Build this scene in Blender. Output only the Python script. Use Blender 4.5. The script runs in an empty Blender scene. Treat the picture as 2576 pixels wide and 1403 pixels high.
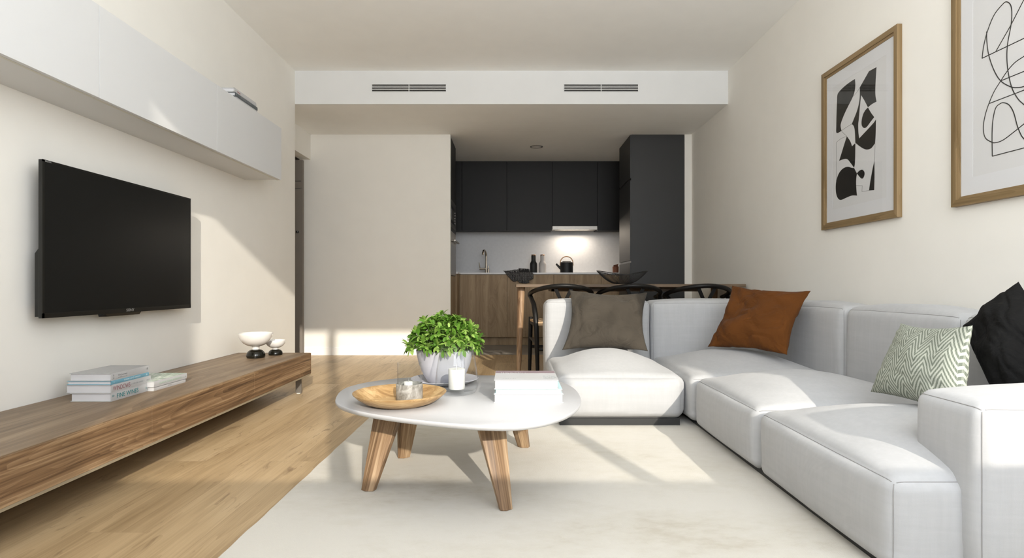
import bpy, bmesh, math, random
from mathutils import Vector, Matrix, Euler, noise
R = math.radians
random.seed(7)
sc = bpy.context.scene
COL = sc.collection

# ------------------------------------------------------------------ camera
CAM_H = 0.75
cam_data = bpy.data.cameras.new('camera')
cam = bpy.data.objects.new('camera', cam_data)
COL.objects.link(cam)
cam.location = (0, 0, CAM_H)
cam.rotation_euler = (R(90), 0, 0)
cam_data.sensor_width = 36
cam_data.lens = 1450 / 2576 * 36
cam_data.shift_x = -1 / 2576
cam_data.shift_y = 14.5 / 2576
cam_data.clip_start = 0.02
sc.camera = cam

# ------------------------------------------------------------------ colour management
sc.view_settings.view_transform = 'Standard'
sc.view_settings.look = 'None'
sc.view_settings.gamma = 1
sc.view_settings.use_curve_mapping = False
sc.view_settings.exposure = 0.0
sc.cycles.max_bounces = 10
sc.cycles.diffuse_bounces = 6
sc.cycles.glossy_bounces = 3
sc.cycles.transparent_max_bounces = 12
sc.cycles.caustics_reflective = False
sc.cycles.caustics_refractive = False
sc.cycles.sample_clamp_indirect = 8

# ------------------------------------------------------------------ sky and sun
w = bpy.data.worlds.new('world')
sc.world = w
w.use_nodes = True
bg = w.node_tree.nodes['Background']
# pale sky above, extra brightness added below the horizon to lift the ceiling
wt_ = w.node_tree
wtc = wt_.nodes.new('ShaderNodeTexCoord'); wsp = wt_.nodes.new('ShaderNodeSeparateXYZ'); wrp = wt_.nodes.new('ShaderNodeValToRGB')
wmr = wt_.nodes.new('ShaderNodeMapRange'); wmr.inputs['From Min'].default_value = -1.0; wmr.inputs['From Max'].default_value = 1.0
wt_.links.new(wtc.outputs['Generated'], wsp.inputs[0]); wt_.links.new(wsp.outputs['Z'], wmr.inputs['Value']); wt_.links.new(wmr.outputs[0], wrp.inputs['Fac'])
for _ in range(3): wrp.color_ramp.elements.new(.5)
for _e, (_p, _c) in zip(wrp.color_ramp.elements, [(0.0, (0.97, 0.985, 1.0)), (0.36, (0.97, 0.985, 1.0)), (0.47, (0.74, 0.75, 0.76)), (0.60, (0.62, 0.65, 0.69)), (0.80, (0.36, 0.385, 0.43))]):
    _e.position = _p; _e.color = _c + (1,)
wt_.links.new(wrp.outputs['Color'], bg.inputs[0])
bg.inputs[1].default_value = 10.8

sd = bpy.data.lights.new('sun', 'SUN')
sd.energy = 3.9
sd.angle = R(0.8)
sd.color = (1.0, 0.92, 0.80)
sun = bpy.data.objects.new('sun', sd)
COL.objects.link(sun)
sun.rotation_euler = Vector((-1, 3.1, -1.197)).to_track_quat('-Z', 'Y').to_euler()

# the sky through the open facade behind the camera (sampling portals, they add no light)
def portal(name, loc, rot, sx, sy):
    d = bpy.data.lights.new(name, 'AREA')
    d.shape = 'RECTANGLE'; d.size = sx; d.size_y = sy
    d.cycles.is_portal = True
    o = bpy.data.objects.new(name, d); COL.objects.link(o)
    o.location = loc; o.rotation_euler = rot
portal('facade_portal', (0.58, -0.12, 1.77), (R(90), 0, 0), 2.7, 1.75)
portal('corner_portal', (1.95, 0.13, 1.77), (R(90), 0, R(90)), 0.42, 1.75)

# cooker hood lamp
hd = bpy.data.lights.new('hood_lamp', 'AREA')
hd.shape = 'RECTANGLE'; hd.size = 0.40; hd.size_y = 0.05
hd.energy = 4.8; hd.color = (1.0, 0.86, 0.70)
ho = bpy.data.objects.new('hood_lamp', hd); COL.objects.link(ho)
ho.location = (0.808, 7.62, 1.452); ho.rotation_euler = (R(-8), 0, 0)

# ------------------------------------------------------------------ materials
def newmat(name):
    m = bpy.data.materials.new(name); m.use_nodes = True
    nt = m.node_tree
    return m, nt, nt.nodes['Principled BSDF']
def N(nt, t, **kw):
    n = nt.nodes.new(t)
    for k, v in kw.items():
        if k.startswith('_'): setattr(n, k[1:], v)
        else: n.inputs[k.replace('_', ' ')].default_value = v
    return n
def plain(name, col, rough=0.6, metal=0.0, spec=0.5, var=0.03, scale=6.0, bump=0.0, bscale=200.0, sheen=0.0, coat=0.0):
    """procedural paint/cloth/metal: a colour with a slight noise variation and an optional fine bump"""
    m, nt, p = newmat(name)
    p.inputs['Roughness'].default_value = rough
    p.inputs['Metallic'].default_value = metal
    p.inputs['Specular IOR Level'].default_value = spec
    p.inputs['Sheen Weight'].default_value = sheen
    p.inputs['Coat Weight'].default_value = coat
    tc = N(nt, 'ShaderNodeTexCoord')
    nz = N(nt, 'ShaderNodeTexNoise', Scale=scale, Detail=3.0)
    rp = N(nt, 'ShaderNodeValToRGB')
    rp.color_ramp.elements[0].position = .3; rp.color_ramp.elements[1].position = .7
    rp.color_ramp.elements[0].color = tuple(c * (1 - var) for c in col) + (1,)
    rp.color_ramp.elements[1].color = tuple(min(1, c * (1 + var)) for c in col) + (1,)
    nt.links.new(tc.outputs['Object'], nz.inputs['Vector'])
    nt.links.new(nz.outputs['Fac'], rp.inputs['Fac'])
    nt.links.new(rp.outputs['Color'], p.inputs['Base Color'])
    if bump:
        n2 = N(nt, 'ShaderNodeTexNoise', Scale=bscale, Detail=2.0)
        b = N(nt, 'ShaderNodeBump', Strength=bump, Distance=0.002)
        nt.links.new(tc.outputs['Object'], n2.inputs['Vector'])
        nt.links.new(n2.outputs['Fac'], b.inputs['Height'])
        nt.links.new(b.outputs['Normal'], p.inputs['Normal'])
    return m
def ramp(nt, stops):
    rp = N(nt, 'ShaderNodeValToRGB')
    e = rp.color_ramp.elements
    while len(e) < len(stops): e.new(0.5)
    for i, (pos, c) in enumerate(stops):
        e[i].position = pos; e[i].color = tuple(c) + (1,)
    return rp
def wood(name, cols, axis=1, stretch=9.0, ring=5.0, dist=5.0, rough=0.5, off=(0, 0, 0), scale=1.0, fine=0.35, swirl=1.0, contrast=1.0, cont=1.0):
    """grain runs along AXIS; cols dark, mid, light. Contour lines of a stretched noise give the figure, fibres the fine streaks"""
    m, nt, p = newmat(name)
    p.inputs['Roughness'].default_value = rough
    p.inputs['Specular IOR Level'].default_value = 0.35
    tc = N(nt, 'ShaderNodeTexCoord')
    def mapped(along, across):
        v = [scale * across] * 3; v[axis] = scale * along
        mp = N(nt, 'ShaderNodeMapping'); mp.inputs['Scale'].default_value = v; mp.inputs['Location'].default_value = off
        nt.links.new(tc.outputs['Object'], mp.inputs['Vector']); return mp
    mp = mapped(1 / stretch, 1)
    n1 = N(nt, 'ShaderNodeTexNoise', Scale=ring, Detail=2.5, Roughness=0.5, Distortion=0.35 * swirl)
    nt.links.new(mp.outputs['Vector'], n1.inputs['Vector'])
    def contour(freq, sharp):
        mul = N(nt, 'ShaderNodeMath', _operation='MULTIPLY'); mul.inputs[1].default_value = dist * freq
        nt.links.new(n1.outputs['Fac'], mul.inputs[0])
        fr = N(nt, 'ShaderNodeMath', _operation='FRACT'); nt.links.new(mul.outputs[0], fr.inputs[0])
        pw = N(nt, 'ShaderNodeMath', _operation='POWER'); pw.inputs[1].default_value = sharp
        nt.links.new(fr.outputs[0], pw.inputs[0]); return pw
    c1 = contour(1.0, 1.6); c2 = contour(3.1, 1.2)
    f1 = N(nt, 'ShaderNodeTexNoise', Scale=1.0, Detail=2.0, Roughness=0.5); nt.links.new(mapped(1.0, 150).outputs['Vector'], f1.inputs['Vector'])
    f2 = N(nt, 'ShaderNodeTexNoise', Scale=1.0, Detail=2.0); nt.links.new(mapped(0.45, 24).outputs['Vector'], f2.inputs['Vector'])
    acc = None
    for src, wgt in ((c1.outputs[0], -.20 * cont), (c2.outputs[0], -.13 * cont), (f1.outputs['Fac'], fine * .9), (f2.outputs['Fac'], .75)):
        q = N(nt, 'ShaderNodeMath', _operation='MULTIPLY_ADD'); q.inputs[1].default_value = wgt * contrast
        if acc is None: q.inputs[2].default_value = .5 - .5 * contrast * (fine * .9 + .75) + .16 * contrast * cont
        else: nt.links.new(acc, q.inputs[2])
        nt.links.new(src, q.inputs[0]); acc = q.outputs[0]
    rp = ramp(nt, [(0.25, cols[0]), (0.50, cols[1]), (0.75, cols[2])])
    nt.links.new(acc, rp.inputs['Fac'])
    nt.links.new(rp.outputs['Color'], p.inputs['Base Color'])
    bp = N(nt, 'ShaderNodeBump', Strength=0.10, Distance=0.002)
    nt.links.new(acc, bp.inputs['Height']); nt.links.new(bp.outputs['Normal'], p.inputs['Normal'])
    return m
def thin_glass(name, tint=(1, 1, 1)):
    m = bpy.data.materials.new(name); m.use_nodes = True
    nt = m.node_tree; nt.nodes.clear()
    out = N(nt, 'ShaderNodeOutputMaterial'); mx = N(nt, 'ShaderNodeMixShader')
    tr = N(nt, 'ShaderNodeBsdfTransparent'); tr.inputs[0].default_value = tuple(tint) + (1,)
    gl = N(nt, 'ShaderNodeBsdfGlossy', Roughness=0.02)
    lw = N(nt, 'ShaderNodeLayerWeight', Blend=0.5)
    pw = N(nt, 'ShaderNodeMath', _operation='POWER'); pw.inputs[1].default_value = 5.0
    ml = N(nt, 'ShaderNodeMath', _operation='MULTIPLY_ADD'); ml.inputs[1].default_value = 0.55; ml.inputs[2].default_value = 0.02
    nt.links.new(lw.outputs['Facing'], pw.inputs[0]); nt.links.new(pw.outputs[0], ml.inputs[0])
    nt.links.new(ml.outputs[0], mx.inputs[0]); nt.links.new(tr.outputs[0], mx.inputs[1]); nt.links.new(gl.outputs[0], mx.inputs[2])
    nt.links.new(mx.outputs[0], out.inputs[0])
    return m

M = {}
M['wall'] = plain('wall_paint', (0.82, 0.80, 0.748), 0.9, var=0.01, spec=0.2)
M['ceil'] = plain('ceiling_paint', (0.93, 0.925, 0.895), 0.95, var=0.01, spec=0.2)
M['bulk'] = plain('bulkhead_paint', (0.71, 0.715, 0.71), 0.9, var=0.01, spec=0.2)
M['white'] = plain('white_trim', (0.84, 0.83, 0.81), 0.5, var=0.01)
M['lacquer'] = plain('white_lacquer', (0.63, 0.635, 0.635), 0.42, var=0.005, spec=0.4)
M['edge'] = plain('lacquer_edge', (0.60, 0.58, 0.52), 0.6, var=0.01)
M['table_white'] = plain('white_tabletop', (0.465, 0.465, 0.472), 0.45, var=0.004)
M['black'] = plain('black_plastic', (0.006, 0.006, 0.005), 0.35, var=0.02)
M['screen'] = plain('tv_screen', (0.012, 0.012, 0.011), 0.28, var=0.0, spec=0.16)
M['silver_ink'] = plain('silver_lettering', (0.45, 0.45, 0.44), 0.4, metal=0.3)
M['charcoal'] = plain('charcoal_laminate', (0.0085, 0.0082, 0.008), 0.5, var=0.02, spec=0.28)
M['anthracite'] = plain('anthracite_panel', (0.028, 0.0285, 0.0285), 0.5, var=0.02, spec=0.4)
M['steel'] = plain('brushed_steel', (0.38, 0.36, 0.33), 0.45, metal=1.0, var=0.04, scale=40)
M['darksteel'] = plain('dark_steel', (0.22, 0.21, 0.20), 0.35, metal=0.8, var=0.04)
M['nickel'] = plain('warm_nickel', (0.46, 0.40, 0.32), 0.25, metal=1.0, var=0.02)
M['chrome'] = plain('chrome', (0.75, 0.74, 0.72), 0.12, metal=1.0, var=0.0)
M['copper'] = plain('copper', (0.42, 0.24, 0.13), 0.3, metal=1.0, var=0.03)
M['counter'] = plain('quartz_counter', (0.72, 0.72, 0.72), 0.35, var=0.02, scale=60)
M['splash'] = plain('backsplash_stone', (0.66, 0.665, 0.68), 0.5, var=0.03, scale=30)
M['tile'] = plain('kitchen_tile', (0.30, 0.28, 0.25), 0.4, var=0.06, scale=3)
M['blackwood'] = plain('black_stained_wood', (0.007, 0.0062, 0.0055), 0.45, var=0.15, scale=25, spec=0.3)
M['cord'] = plain('paper_cord', (0.52, 0.36, 0.21), 0.8, var=0.2, scale=60, bump=0.5, bscale=150)
M['paper'] = plain('page_block', (0.62, 0.62, 0.64), 0.9, var=0.05)
M['paperwhite'] = plain('bright_page_block', (0.50, 0.50, 0.50), 0.8, var=0.01)
M['coverwhite'] = plain('white_cover', (0.48, 0.48, 0.48), 0.5, var=0.01)
M['coverblue'] = plain('blue_cover', (0.16, 0.36, 0.46), 0.45, var=0.03)
M['coveraqua'] = plain('pale_aqua_cover', (0.52, 0.72, 0.75), 0.45, var=0.02)
M['covermauve'] = plain('mauve_band', (0.25, 0.19, 0.205), 0.5, var=0.02)
M['coverdark'] = plain('slate_cover', (0.085, 0.10, 0.105), 0.5, var=0.08)
M['inkteal'] = plain('teal_ink', (0.03, 0.23, 0.24), 0.6)
M['inkmaroon'] = plain('maroon_ink', (0.30, 0.13, 0.14), 0.6)
M['inkgrey'] = plain('grey_ink', (0.25, 0.25, 0.25), 0.6)
M['inkpale'] = plain('pale_ink', (0.34, 0.36, 0.36), 0.6)
M['inkgreen'] = plain('sage_ink', (0.36, 0.47, 0.36), 0.6)
M['inklight'] = plain('light_ink', (0.62, 0.76, 0.80), 0.6)
M['inkred'] = plain('red_ink', (0.28, 0.06, 0.05), 0.6)
M['ceramic'] = plain('white_glazed_ceramic', (0.72, 0.70, 0.67), 0.12, var=0.0, coat=0.5)
M['blackgloss'] = plain('black_glazed_ceramic', (0.006, 0.006, 0.004), 0.12, var=0.0)
M['pot'] = plain('lilac_grey_planter', (0.50, 0.495, 0.535), 0.4, var=0.01)
M['soil'] = plain('potting_soil', (0.035, 0.022, 0.015), 0.95, var=0.4, scale=80, bump=1, bscale=120)
M['wax'] = plain('candle_wax', (0.66, 0.66, 0.63), 0.5, var=0.005); M['wax'].node_tree.nodes['Principled BSDF'].inputs['Subsurface Weight'].default_value = 0.0
M['wick'] = plain('wick', (0.75, 0.72, 0.66), 0.9)
M['glass'] = thin_glass('clear_glass', (0.97, 0.975, 0.975))
M['picglass'] = thin_glass('picture_glass', (0.98, 0.98, 0.98))
M['mount'] = plain('picture_mount', (0.76, 0.765, 0.78), 0.8, var=0.003)
M['print'] = plain('print_paper', (0.73, 0.73, 0.73), 0.8, var=0.003)
M['inkblack'] = plain('black_ink', (0.008, 0.007, 0.005), 0.7, var=0.0)
M['matte_black'] = plain('matte_black', (0.010, 0.010, 0.010), 0.55, var=0.05)
M['grinderwhite'] = plain('pale_grey_grinder', (0.50, 0.48, 0.47), 0.5, var=0.01)
M['terracotta'] = plain('rust_brown_cup', (0.16, 0.055, 0.025), 0.6, var=0.08)
M['hall'] = plain('hall_door', (0.20, 0.175, 0.15), 0.6, var=0.02)
WALNUT = [(0.072, 0.038, 0.018), (0.205, 0.120, 0.060), (0.39, 0.262, 0.148)]
WALTOP = [(0.105, 0.067, 0.038), (0.205, 0.138, 0.082), (0.315, 0.228, 0.143)]
M['walnut'] = wood('walnut_fronts', WALNUT, 1, 9, 6, 7, off=(0, 0.4, 0.2), swirl=1.2, fine=.6, cont=.62, contrast=1.15)
M['walnut_top'] = wood('walnut_top', WALTOP, 1, 12, 5, 6, rough=0.42, contrast=.8)
M['walnut_edge'] = plain('pale_veneer_edge', (0.30, 0.25, 0.17), 0.6)
M['legwood'] = wood('table_leg_wood', [(0.09, 0.048, 0.023), (0.26, 0.162, 0.088), (0.48, 0.345, 0.215)], 2, 26, 11, 3, rough=0.45, fine=.45, contrast=1.6, cont=.22, swirl=.3)
M['diningwood'] = wood('dining_oak', [(0.065, 0.042, 0.025), (0.125, 0.084, 0.050), (0.20, 0.14, 0.088)], 0, 12, 8, 4, contrast=.8)
M['dininglegwood'] = wood('dining_leg_oak', [(0.12, 0.068, 0.036), (0.24, 0.145, 0.078), (0.38, 0.25, 0.145)], 2, 12, 12, 4)
M['oakfront'] = wood('kitchen_oak', [(0.235, 0.158, 0.086), (0.32, 0.224, 0.130), (0.40, 0.292, 0.175)], 2, 7, 5, 9, rough=0.55, contrast=.9)
M['oakframe'] = wood('frame_oak', [(0.16, 0.105, 0.046), (0.225, 0.152, 0.072), (0.29, 0.20, 0.105)], 1, 12, 10, 4)
M['oakframe_v'] = wood('frame_oak_upright', [(0.16, 0.105, 0.046), (0.225, 0.152, 0.072), (0.29, 0.20, 0.105)], 2, 12, 10, 4)
M['tray'] = wood('ash_tray_wood', [(0.22, 0.12, 0.045), (0.38, 0.235, 0.10), (0.54, 0.375, 0.19)], 0, 7, 10, 8, rough=0.4)

# oak floor planks running away from the camera
def floor_material():
    m, nt, p = newmat('oak_planks')
    p.inputs['Roughness'].default_value = 0.42; p.inputs['Specular IOR Level'].default_value = 0.4
    tc = N(nt, 'ShaderNodeTexCoord')
    sp = N(nt, 'ShaderNodeSeparateXYZ'); cb = N(nt, 'ShaderNodeCombineXYZ')
    nt.links.new(tc.outputs['Object'], sp.inputs[0])
    ax = N(nt, 'ShaderNodeMath', _operation='ADD'); ax.inputs[1].default_value = 10.0 * 0.19 + 1.11 + 0.19 * 3 - 0.57 + 0.57
    ay = N(nt, 'ShaderNodeMath', _operation='ADD'); ay.inputs[1].default_value = 20.35
    nt.links.new(sp.outputs['X'], ax.inputs[0]); nt.links.new(sp.outputs['Y'], ay.inputs[0])
    nt.links.new(ay.outputs[0], cb.inputs['X']); nt.links.new(ax.outputs[0], cb.inputs['Y'])
    br = N(nt, 'ShaderNodeTexBrick', Scale=1.0, Mortar_Size=0.0009, Mortar_Smooth=0.3, Bias=0.0, Brick_Width=1.9, Row_Height=0.19)
    br.offset = 0.37; br.offset_frequency = 3
    br.inputs['Color1'].default_value = (0, 0, 0, 1); br.inputs['Color2'].default_value = (1, 1, 1, 1); br.inputs['Mortar'].default_value = (.5, .5, .5, 1)
    nt.links.new(cb.outputs[0], br.inputs['Vector'])
    # per-plank offset of the grain
    off = N(nt, 'ShaderNodeVectorMath', _operation='SCALE'); off.inputs['Scale'].default_value = 13.0
    nt.links.new(br.outputs['Color'], off.inputs[0])
    add = N(nt, 'ShaderNodeVectorMath', _operation='ADD')
    nt.links.new(cb.outputs[0], add.inputs[0]); nt.links.new(off.outputs[0], add.inputs[1])
    def mapped(sx, sy):
        mp = N(nt, 'ShaderNodeMapping'); mp.inputs['Scale'].default_value = (sx, sy, 1)
        nt.links.new(add.outputs[0], mp.inputs['Vector']); return mp
    n1 = N(nt, 'ShaderNodeTexNoise', Scale=1.0, Detail=2.5, Roughness=0.5, Distortion=0.25)
    nt.links.new(mapped(0.75, 9.0).outputs[0], n1.inputs['Vector'])
    mul = N(nt, 'ShaderNodeMath', _operation='MULTIPLY'); mul.inputs[1].default_value = 7.0
    nt.links.new(n1.outputs['Fac'], mul.inputs[0])
    fr = N(nt, 'ShaderNodeMath', _operation='FRACT'); nt.links.new(mul.outputs[0], fr.inputs[0])
    n2 = N(nt, 'ShaderNodeTexNoise', Scale=1.0, Detail=4.0, Roughness=0.6)
    nt.links.new(mapped(3, 120).outputs[0], n2.inputs['Vector'])
    n3 = N(nt, 'ShaderNodeTexNoise', Scale=1.0, Detail=4.0, Roughness=0.6)
    nt.links.new(mapped(0.8, 6).outputs[0], n3.inputs['Vector'])
    sp2 = N(nt, 'ShaderNodeSeparateXYZ'); nt.links.new(br.outputs['Color'], sp2.inputs[0])
    acc = None
    for src, wgt in ((fr.outputs[0], -.10), (n2.outputs['Fac'], .36), (n3.outputs['Fac'], .75), (sp2.outputs[0], .30)):
        q = N(nt, 'ShaderNodeMath', _operation='MULTIPLY_ADD'); q.inputs[1].default_value = wgt
        if acc is None: q.inputs[2].default_value = -0.15
        else: nt.links.new(acc, q.inputs[2])
        nt.links.new(src, q.inputs[0]); acc = q.outputs[0]
    rp = ramp(nt, [(0.25, FLOORC[0]), (0.52, FLOORC[1]), (0.78, FLOORC[2])])
    nt.links.new(acc, rp.inputs['Fac'])
    # knots
    mk = N(nt, 'ShaderNodeMapping'); mk.inputs['Scale'].default_value = (1.3, 6.0, 1)
    nt.links.new(add.outputs[0], mk.inputs['Vector'])
    nk = N(nt, 'ShaderNodeTexNoise', Scale=3.2, Detail=4.0, Roughness=0.65, Distortion=1.2)
    nt.links.new(mk.outputs['Vector'], nk.inputs['Vector'])
    rk = ramp(nt, [(0.60, (0, 0, 0)), (0.72, (1, 1, 1))]); nt.links.new(nk.outputs['Fac'], rk.inputs['Fac'])
    kf = N(nt, 'ShaderNodeMath', _operation='MULTIPLY'); kf.inputs[1].default_value = 0.7
    nt.links.new(rk.outputs['Color'], kf.inputs[0])
    mxk = N(nt, 'ShaderNodeMixRGB'); mxk.inputs['Color2'].default_value = FLOORC[3] + (1,)
    nt.links.new(kf.outputs[0], mxk.inputs['Fac']); nt.links.new(rp.outputs['Color'], mxk.inputs['Color1'])
    jf = N(nt, 'ShaderNodeMath', _operation='MULTIPLY'); jf.inputs[1].default_value = 0.45
    nt.links.new(br.outputs['Fac'], jf.inputs[0])
    mxj = N(nt, 'ShaderNodeMixRGB'); mxj.inputs['Color2'].default_value = FLOORC[3] + (1,)
    nt.links.new(jf.outputs[0], mxj.inputs['Fac']); nt.links.new(mxk.outputs['Color'], mxj.inputs['Color1'])
    nt.links.new(mxj.outputs['Color'], p.inputs['Base Color'])
    return m
FLOORC = [(0.32, 0.217, 0.112), (0.51, 0.368, 0.208), (0.62, 0.475, 0.295), (0.19, 0.115, 0.058)]
M['floor'] = floor_material()

def rug_material():
    m, nt, p = newmat('distressed_rug')
    p.inputs['Roughness'].default_value = 0.95; p.inputs['Specular IOR Level'].default_value = 0.1
    p.inputs['Sheen Weight'].default_value = 0.2
    tc = N(nt, 'ShaderNodeTexCoord')
    mp = N(nt, 'ShaderNodeMapping'); mp.inputs['Scale'].default_value = (0.8, 1.5, 1)
    nt.links.new(tc.outputs['Object'], mp.inputs['Vector'])
    n1 = N(nt, 'ShaderNodeTexNoise', Scale=1.6, Detail=3.0, Roughness=0.5)
    nt.links.new(mp.outputs['Vector'], n1.inputs['Vector'])
    n3 = N(nt, 'ShaderNodeTexNoise', Scale=16.0, Detail=8.0, Roughness=0.7)
    nt.links.new(mp.outputs['Vector'], n3.inputs['Vector'])
    q = N(nt, 'ShaderNodeMath', _operation='MULTIPLY_ADD'); q.inputs[1].default_value = 0.55
    nt.links.new(n3.outputs['Fac'], q.inputs[0]); nt.links.new(n1.outputs['Fac'], q.inputs[2])
    rp = ramp(nt, [(0.70, (0.61, 0.582, 0.52)), (0.87, (0.575, 0.543, 0.472)), (1.0, (0.50, 0.46, 0.38))])
    nt.links.new(q.outputs[0], rp.inputs['Fac'])
    nt.links.new(rp.outputs['Color'], p.inputs['Base Color'])
    n2 = N(nt, 'ShaderNodeTexNoise', Scale=260.0, Detail=2.0)
    nt.links.new(tc.outputs['Object'], n2.inputs['Vector'])
    bp = N(nt, 'ShaderNodeBump', Strength=0.4, Distance=0.003)
    nt.links.new(n2.outputs['Fac'], bp.inputs['Height']); nt.links.new(bp.outputs['Normal'], p.inputs['Normal'])
    return m
M['rug'] = rug_material()

def linen(name, c1, c2):
    m, nt, p = newmat(name)
    p.inputs['Roughness'].default_value = 0.92; p.inputs['Specular IOR Level'].default_value = 0.15
    p.inputs['Sheen Weight'].default_value = 0.15
    tc = N(nt, 'ShaderNodeTexCoord')
    outs = []
    for s in ((3, 3, 40), (40, 40, 3)):
        mp = N(nt, 'ShaderNodeMapping'); mp.inputs['Scale'].default_value = s
        nt.links.new(tc.outputs['Object'], mp.inputs['Vector'])
        n = N(nt, 'ShaderNodeTexNoise', Scale=1.2, Detail=5.0, Roughness=0.7)
        nt.links.new(mp.outputs['Vector'], n.inputs['Vector']); outs.append(n)
    ad = N(nt, 'ShaderNodeMath', _operation='ADD')
    nt.links.new(outs[0].outputs['Fac'], ad.inputs[0]); nt.links.new(outs[1].outputs['Fac'], ad.inputs[1])
    rp = ramp(nt, [(0.72, c1), (1.0, c2)]); 
    hf = N(nt, 'ShaderNodeMath', _operation='MULTIPLY'); hf.inputs[1].default_value = 0.85
    nt.links.new(ad.outputs[0], hf.inputs[0]); nt.links.new(hf.outputs[0], rp.inputs['Fac'])
    nt.links.new(rp.outputs['Color'], p.inputs['Base Color'])
    n2 = N(nt, 'ShaderNodeTexNoise', Scale=500.0, Detail=1.0)
    nt.links.new(tc.outputs['Object'], n2.inputs['Vector'])
    n4 = N(nt, 'ShaderNodeTexNoise', Scale=5.0, Detail=3.0, Distortion=0.8)
    nt.links.new(tc.outputs['Object'], n4.inputs['Vector'])
    bp = N(nt, 'ShaderNodeBump', Strength=0.15, Distance=0.001)
    nt.links.new(n2.outputs['Fac'], bp.inputs['Height'])
    b2 = N(nt, 'ShaderNodeBump', Strength=0.25, Distance=0.02)
    nt.links.new(n4.outputs['Fac'], b2.inputs['Height']); nt.links.new(bp.outputs['Normal'], b2.inputs['Normal'])
    nt.links.new(b2.outputs['Normal'], p.inputs['Normal'])
    return m
M['sofa'] = linen('pale_grey_linen', (0.425, 0.428, 0.432), (0.452, 0.455, 0.459))
M['seam'] = plain('seam_thread', (0.30, 0.295, 0.29), 0.9)

def velvet(name, c, sheen=0.5):
    m = plain(name, c, 0.85, var=0.12, scale=7, bump=0.3, bscale=350, sheen=sheen, spec=0.15)
    nt = m.node_tree; p = nt.nodes['Principled BSDF']; tc = N(nt, 'ShaderNodeTexCoord')
    n = N(nt, 'ShaderNodeTexNoise', Scale=7.5, Detail=3.0, Roughness=0.5, Distortion=1.6)
    nt.links.new(tc.outputs['Object'], n.inputs['Vector'])
    b = N(nt, 'ShaderNodeBump', Strength=0.55, Distance=0.03)
    nt.links.new(n.outputs['Fac'], b.inputs['Height'])
    old = p.inputs['Normal'].links[0].from_socket
    nt.links.new(old, b.inputs['Normal']); nt.links.new(b.outputs['Normal'], p.inputs['Normal'])
    return m
M['taupe'] = velvet('taupe_velvet', (0.052, 0.044, 0.034), 0.06)
M['rust'] = velvet('rust_velvet', (0.112, 0.038, 0.007), 0.03)
M['blackcloth'] = velvet('black_cloth', (0.0075, 0.0073, 0.007), 0.0)

def herringbone():
    m, nt, p = newmat('sage_chevron_weave')
    p.inputs['Roughness'].default_value = 0.9; p.inputs['Specular IOR Level'].default_value = 0.15
    tc = N(nt, 'ShaderNodeTexCoord'); sp = N(nt, 'ShaderNodeSeparateXYZ')
    nt.links.new(tc.outputs['UV'], sp.inputs[0])
    # zigzag: v + |pingpong(u)|
    pp = N(nt, 'ShaderNodeMath', _operation='PINGPONG'); pp.inputs[1].default_value = 0.040
    nt.links.new(sp.outputs['X'], pp.inputs[0])
    m1 = N(nt, 'ShaderNodeMath', _operation='MULTIPLY'); m1.inputs[1].default_value = 1.7
    nt.links.new(pp.outputs[0], m1.inputs[0])
    ad = N(nt, 'ShaderNodeMath', _operation='ADD'); nt.links.new(m1.outputs[0], ad.inputs[0]); nt.links.new(sp.outputs['Y'], ad.inputs[1])
    fr = N(nt, 'ShaderNodeMath', _operation='PINGPONG'); fr.inputs[1].default_value = 0.0115
    nt.links.new(ad.outputs[0], fr.inputs[0])
    gt = N(nt, 'ShaderNodeMath', _operation='GREATER_THAN'); gt.inputs[1].default_value = 0.0058
    nt.links.new(fr.outputs[0], gt.inputs[0])
    # weave dots
    wv = N(nt, 'ShaderNodeMath', _operation='PINGPONG'); wv.inputs[1].default_value = 0.0027
    nt.links.new(sp.outputs['X'], wv.inputs[0])
    g2 = N(nt, 'ShaderNodeMath', _operation='GREATER_THAN'); g2.inputs[1].default_value = 0.0007
    nt.links.new(wv.outputs[0], g2.inputs[0])
    g3 = N(nt, 'ShaderNodeMath', _operation='MULTIPLY_ADD'); g3.inputs[1].default_value = 0.35; g3.inputs[2].default_value = 0.65
    nt.links.new(g2.outputs[0], g3.inputs[0])
    mm = N(nt, 'ShaderNodeMath', _operation='MULTIPLY'); nt.links.new(gt.outputs[0], mm.inputs[0]); nt.links.new(g3.outputs[0], mm.inputs[1])
    mx = N(nt, 'ShaderNodeMixRGB'); mx.inputs['Color1'].default_value = (0.43, 0.45, 0.385, 1); mx.inputs['Color2'].default_value = (0.155, 0.175, 0.14, 1)
    nt.links.new(mm.outputs[0], mx.inputs['Fac']); nt.links.new(mx.outputs['Color'], p.inputs['Base Color'])
    bp = N(nt, 'ShaderNodeBump', Strength=0.3, Distance=0.002); bp.invert = True
    nt.links.new(mm.outputs[0], bp.inputs['Height']); nt.links.new(bp.outputs['Normal'], p.inputs['Normal'])
    return m
M['chevron'] = herringbone()

def checked_cloth():
    m, nt, p = newmat('dotted_tea_towel'); p.inputs['Roughness'].default_value = 0.95
    tc = N(nt, 'ShaderNodeTexCoord')
    mp = N(nt, 'ShaderNodeMapping'); mp.inputs['Scale'].default_value = (90, 90, 90)
    nt.links.new(tc.outputs['UV'], mp.inputs['Vector'])
    vo = N(nt, 'ShaderNodeTexVoronoi', Scale=1.0, Randomness=0.15)
    nt.links.new(mp.outputs['Vector'], vo.inputs['Vector'])
    rp = ramp(nt, [(0.20, (0.33, 0.32, 0.31)), (0.34, (0.022, 0.021, 0.022))])
    nt.links.new(vo.outputs['Distance'], rp.inputs['Fac']); nt.links.new(rp.outputs['Color'], p.inputs['Base Color'])
    return m
M['towel'] = checked_cloth()

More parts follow.
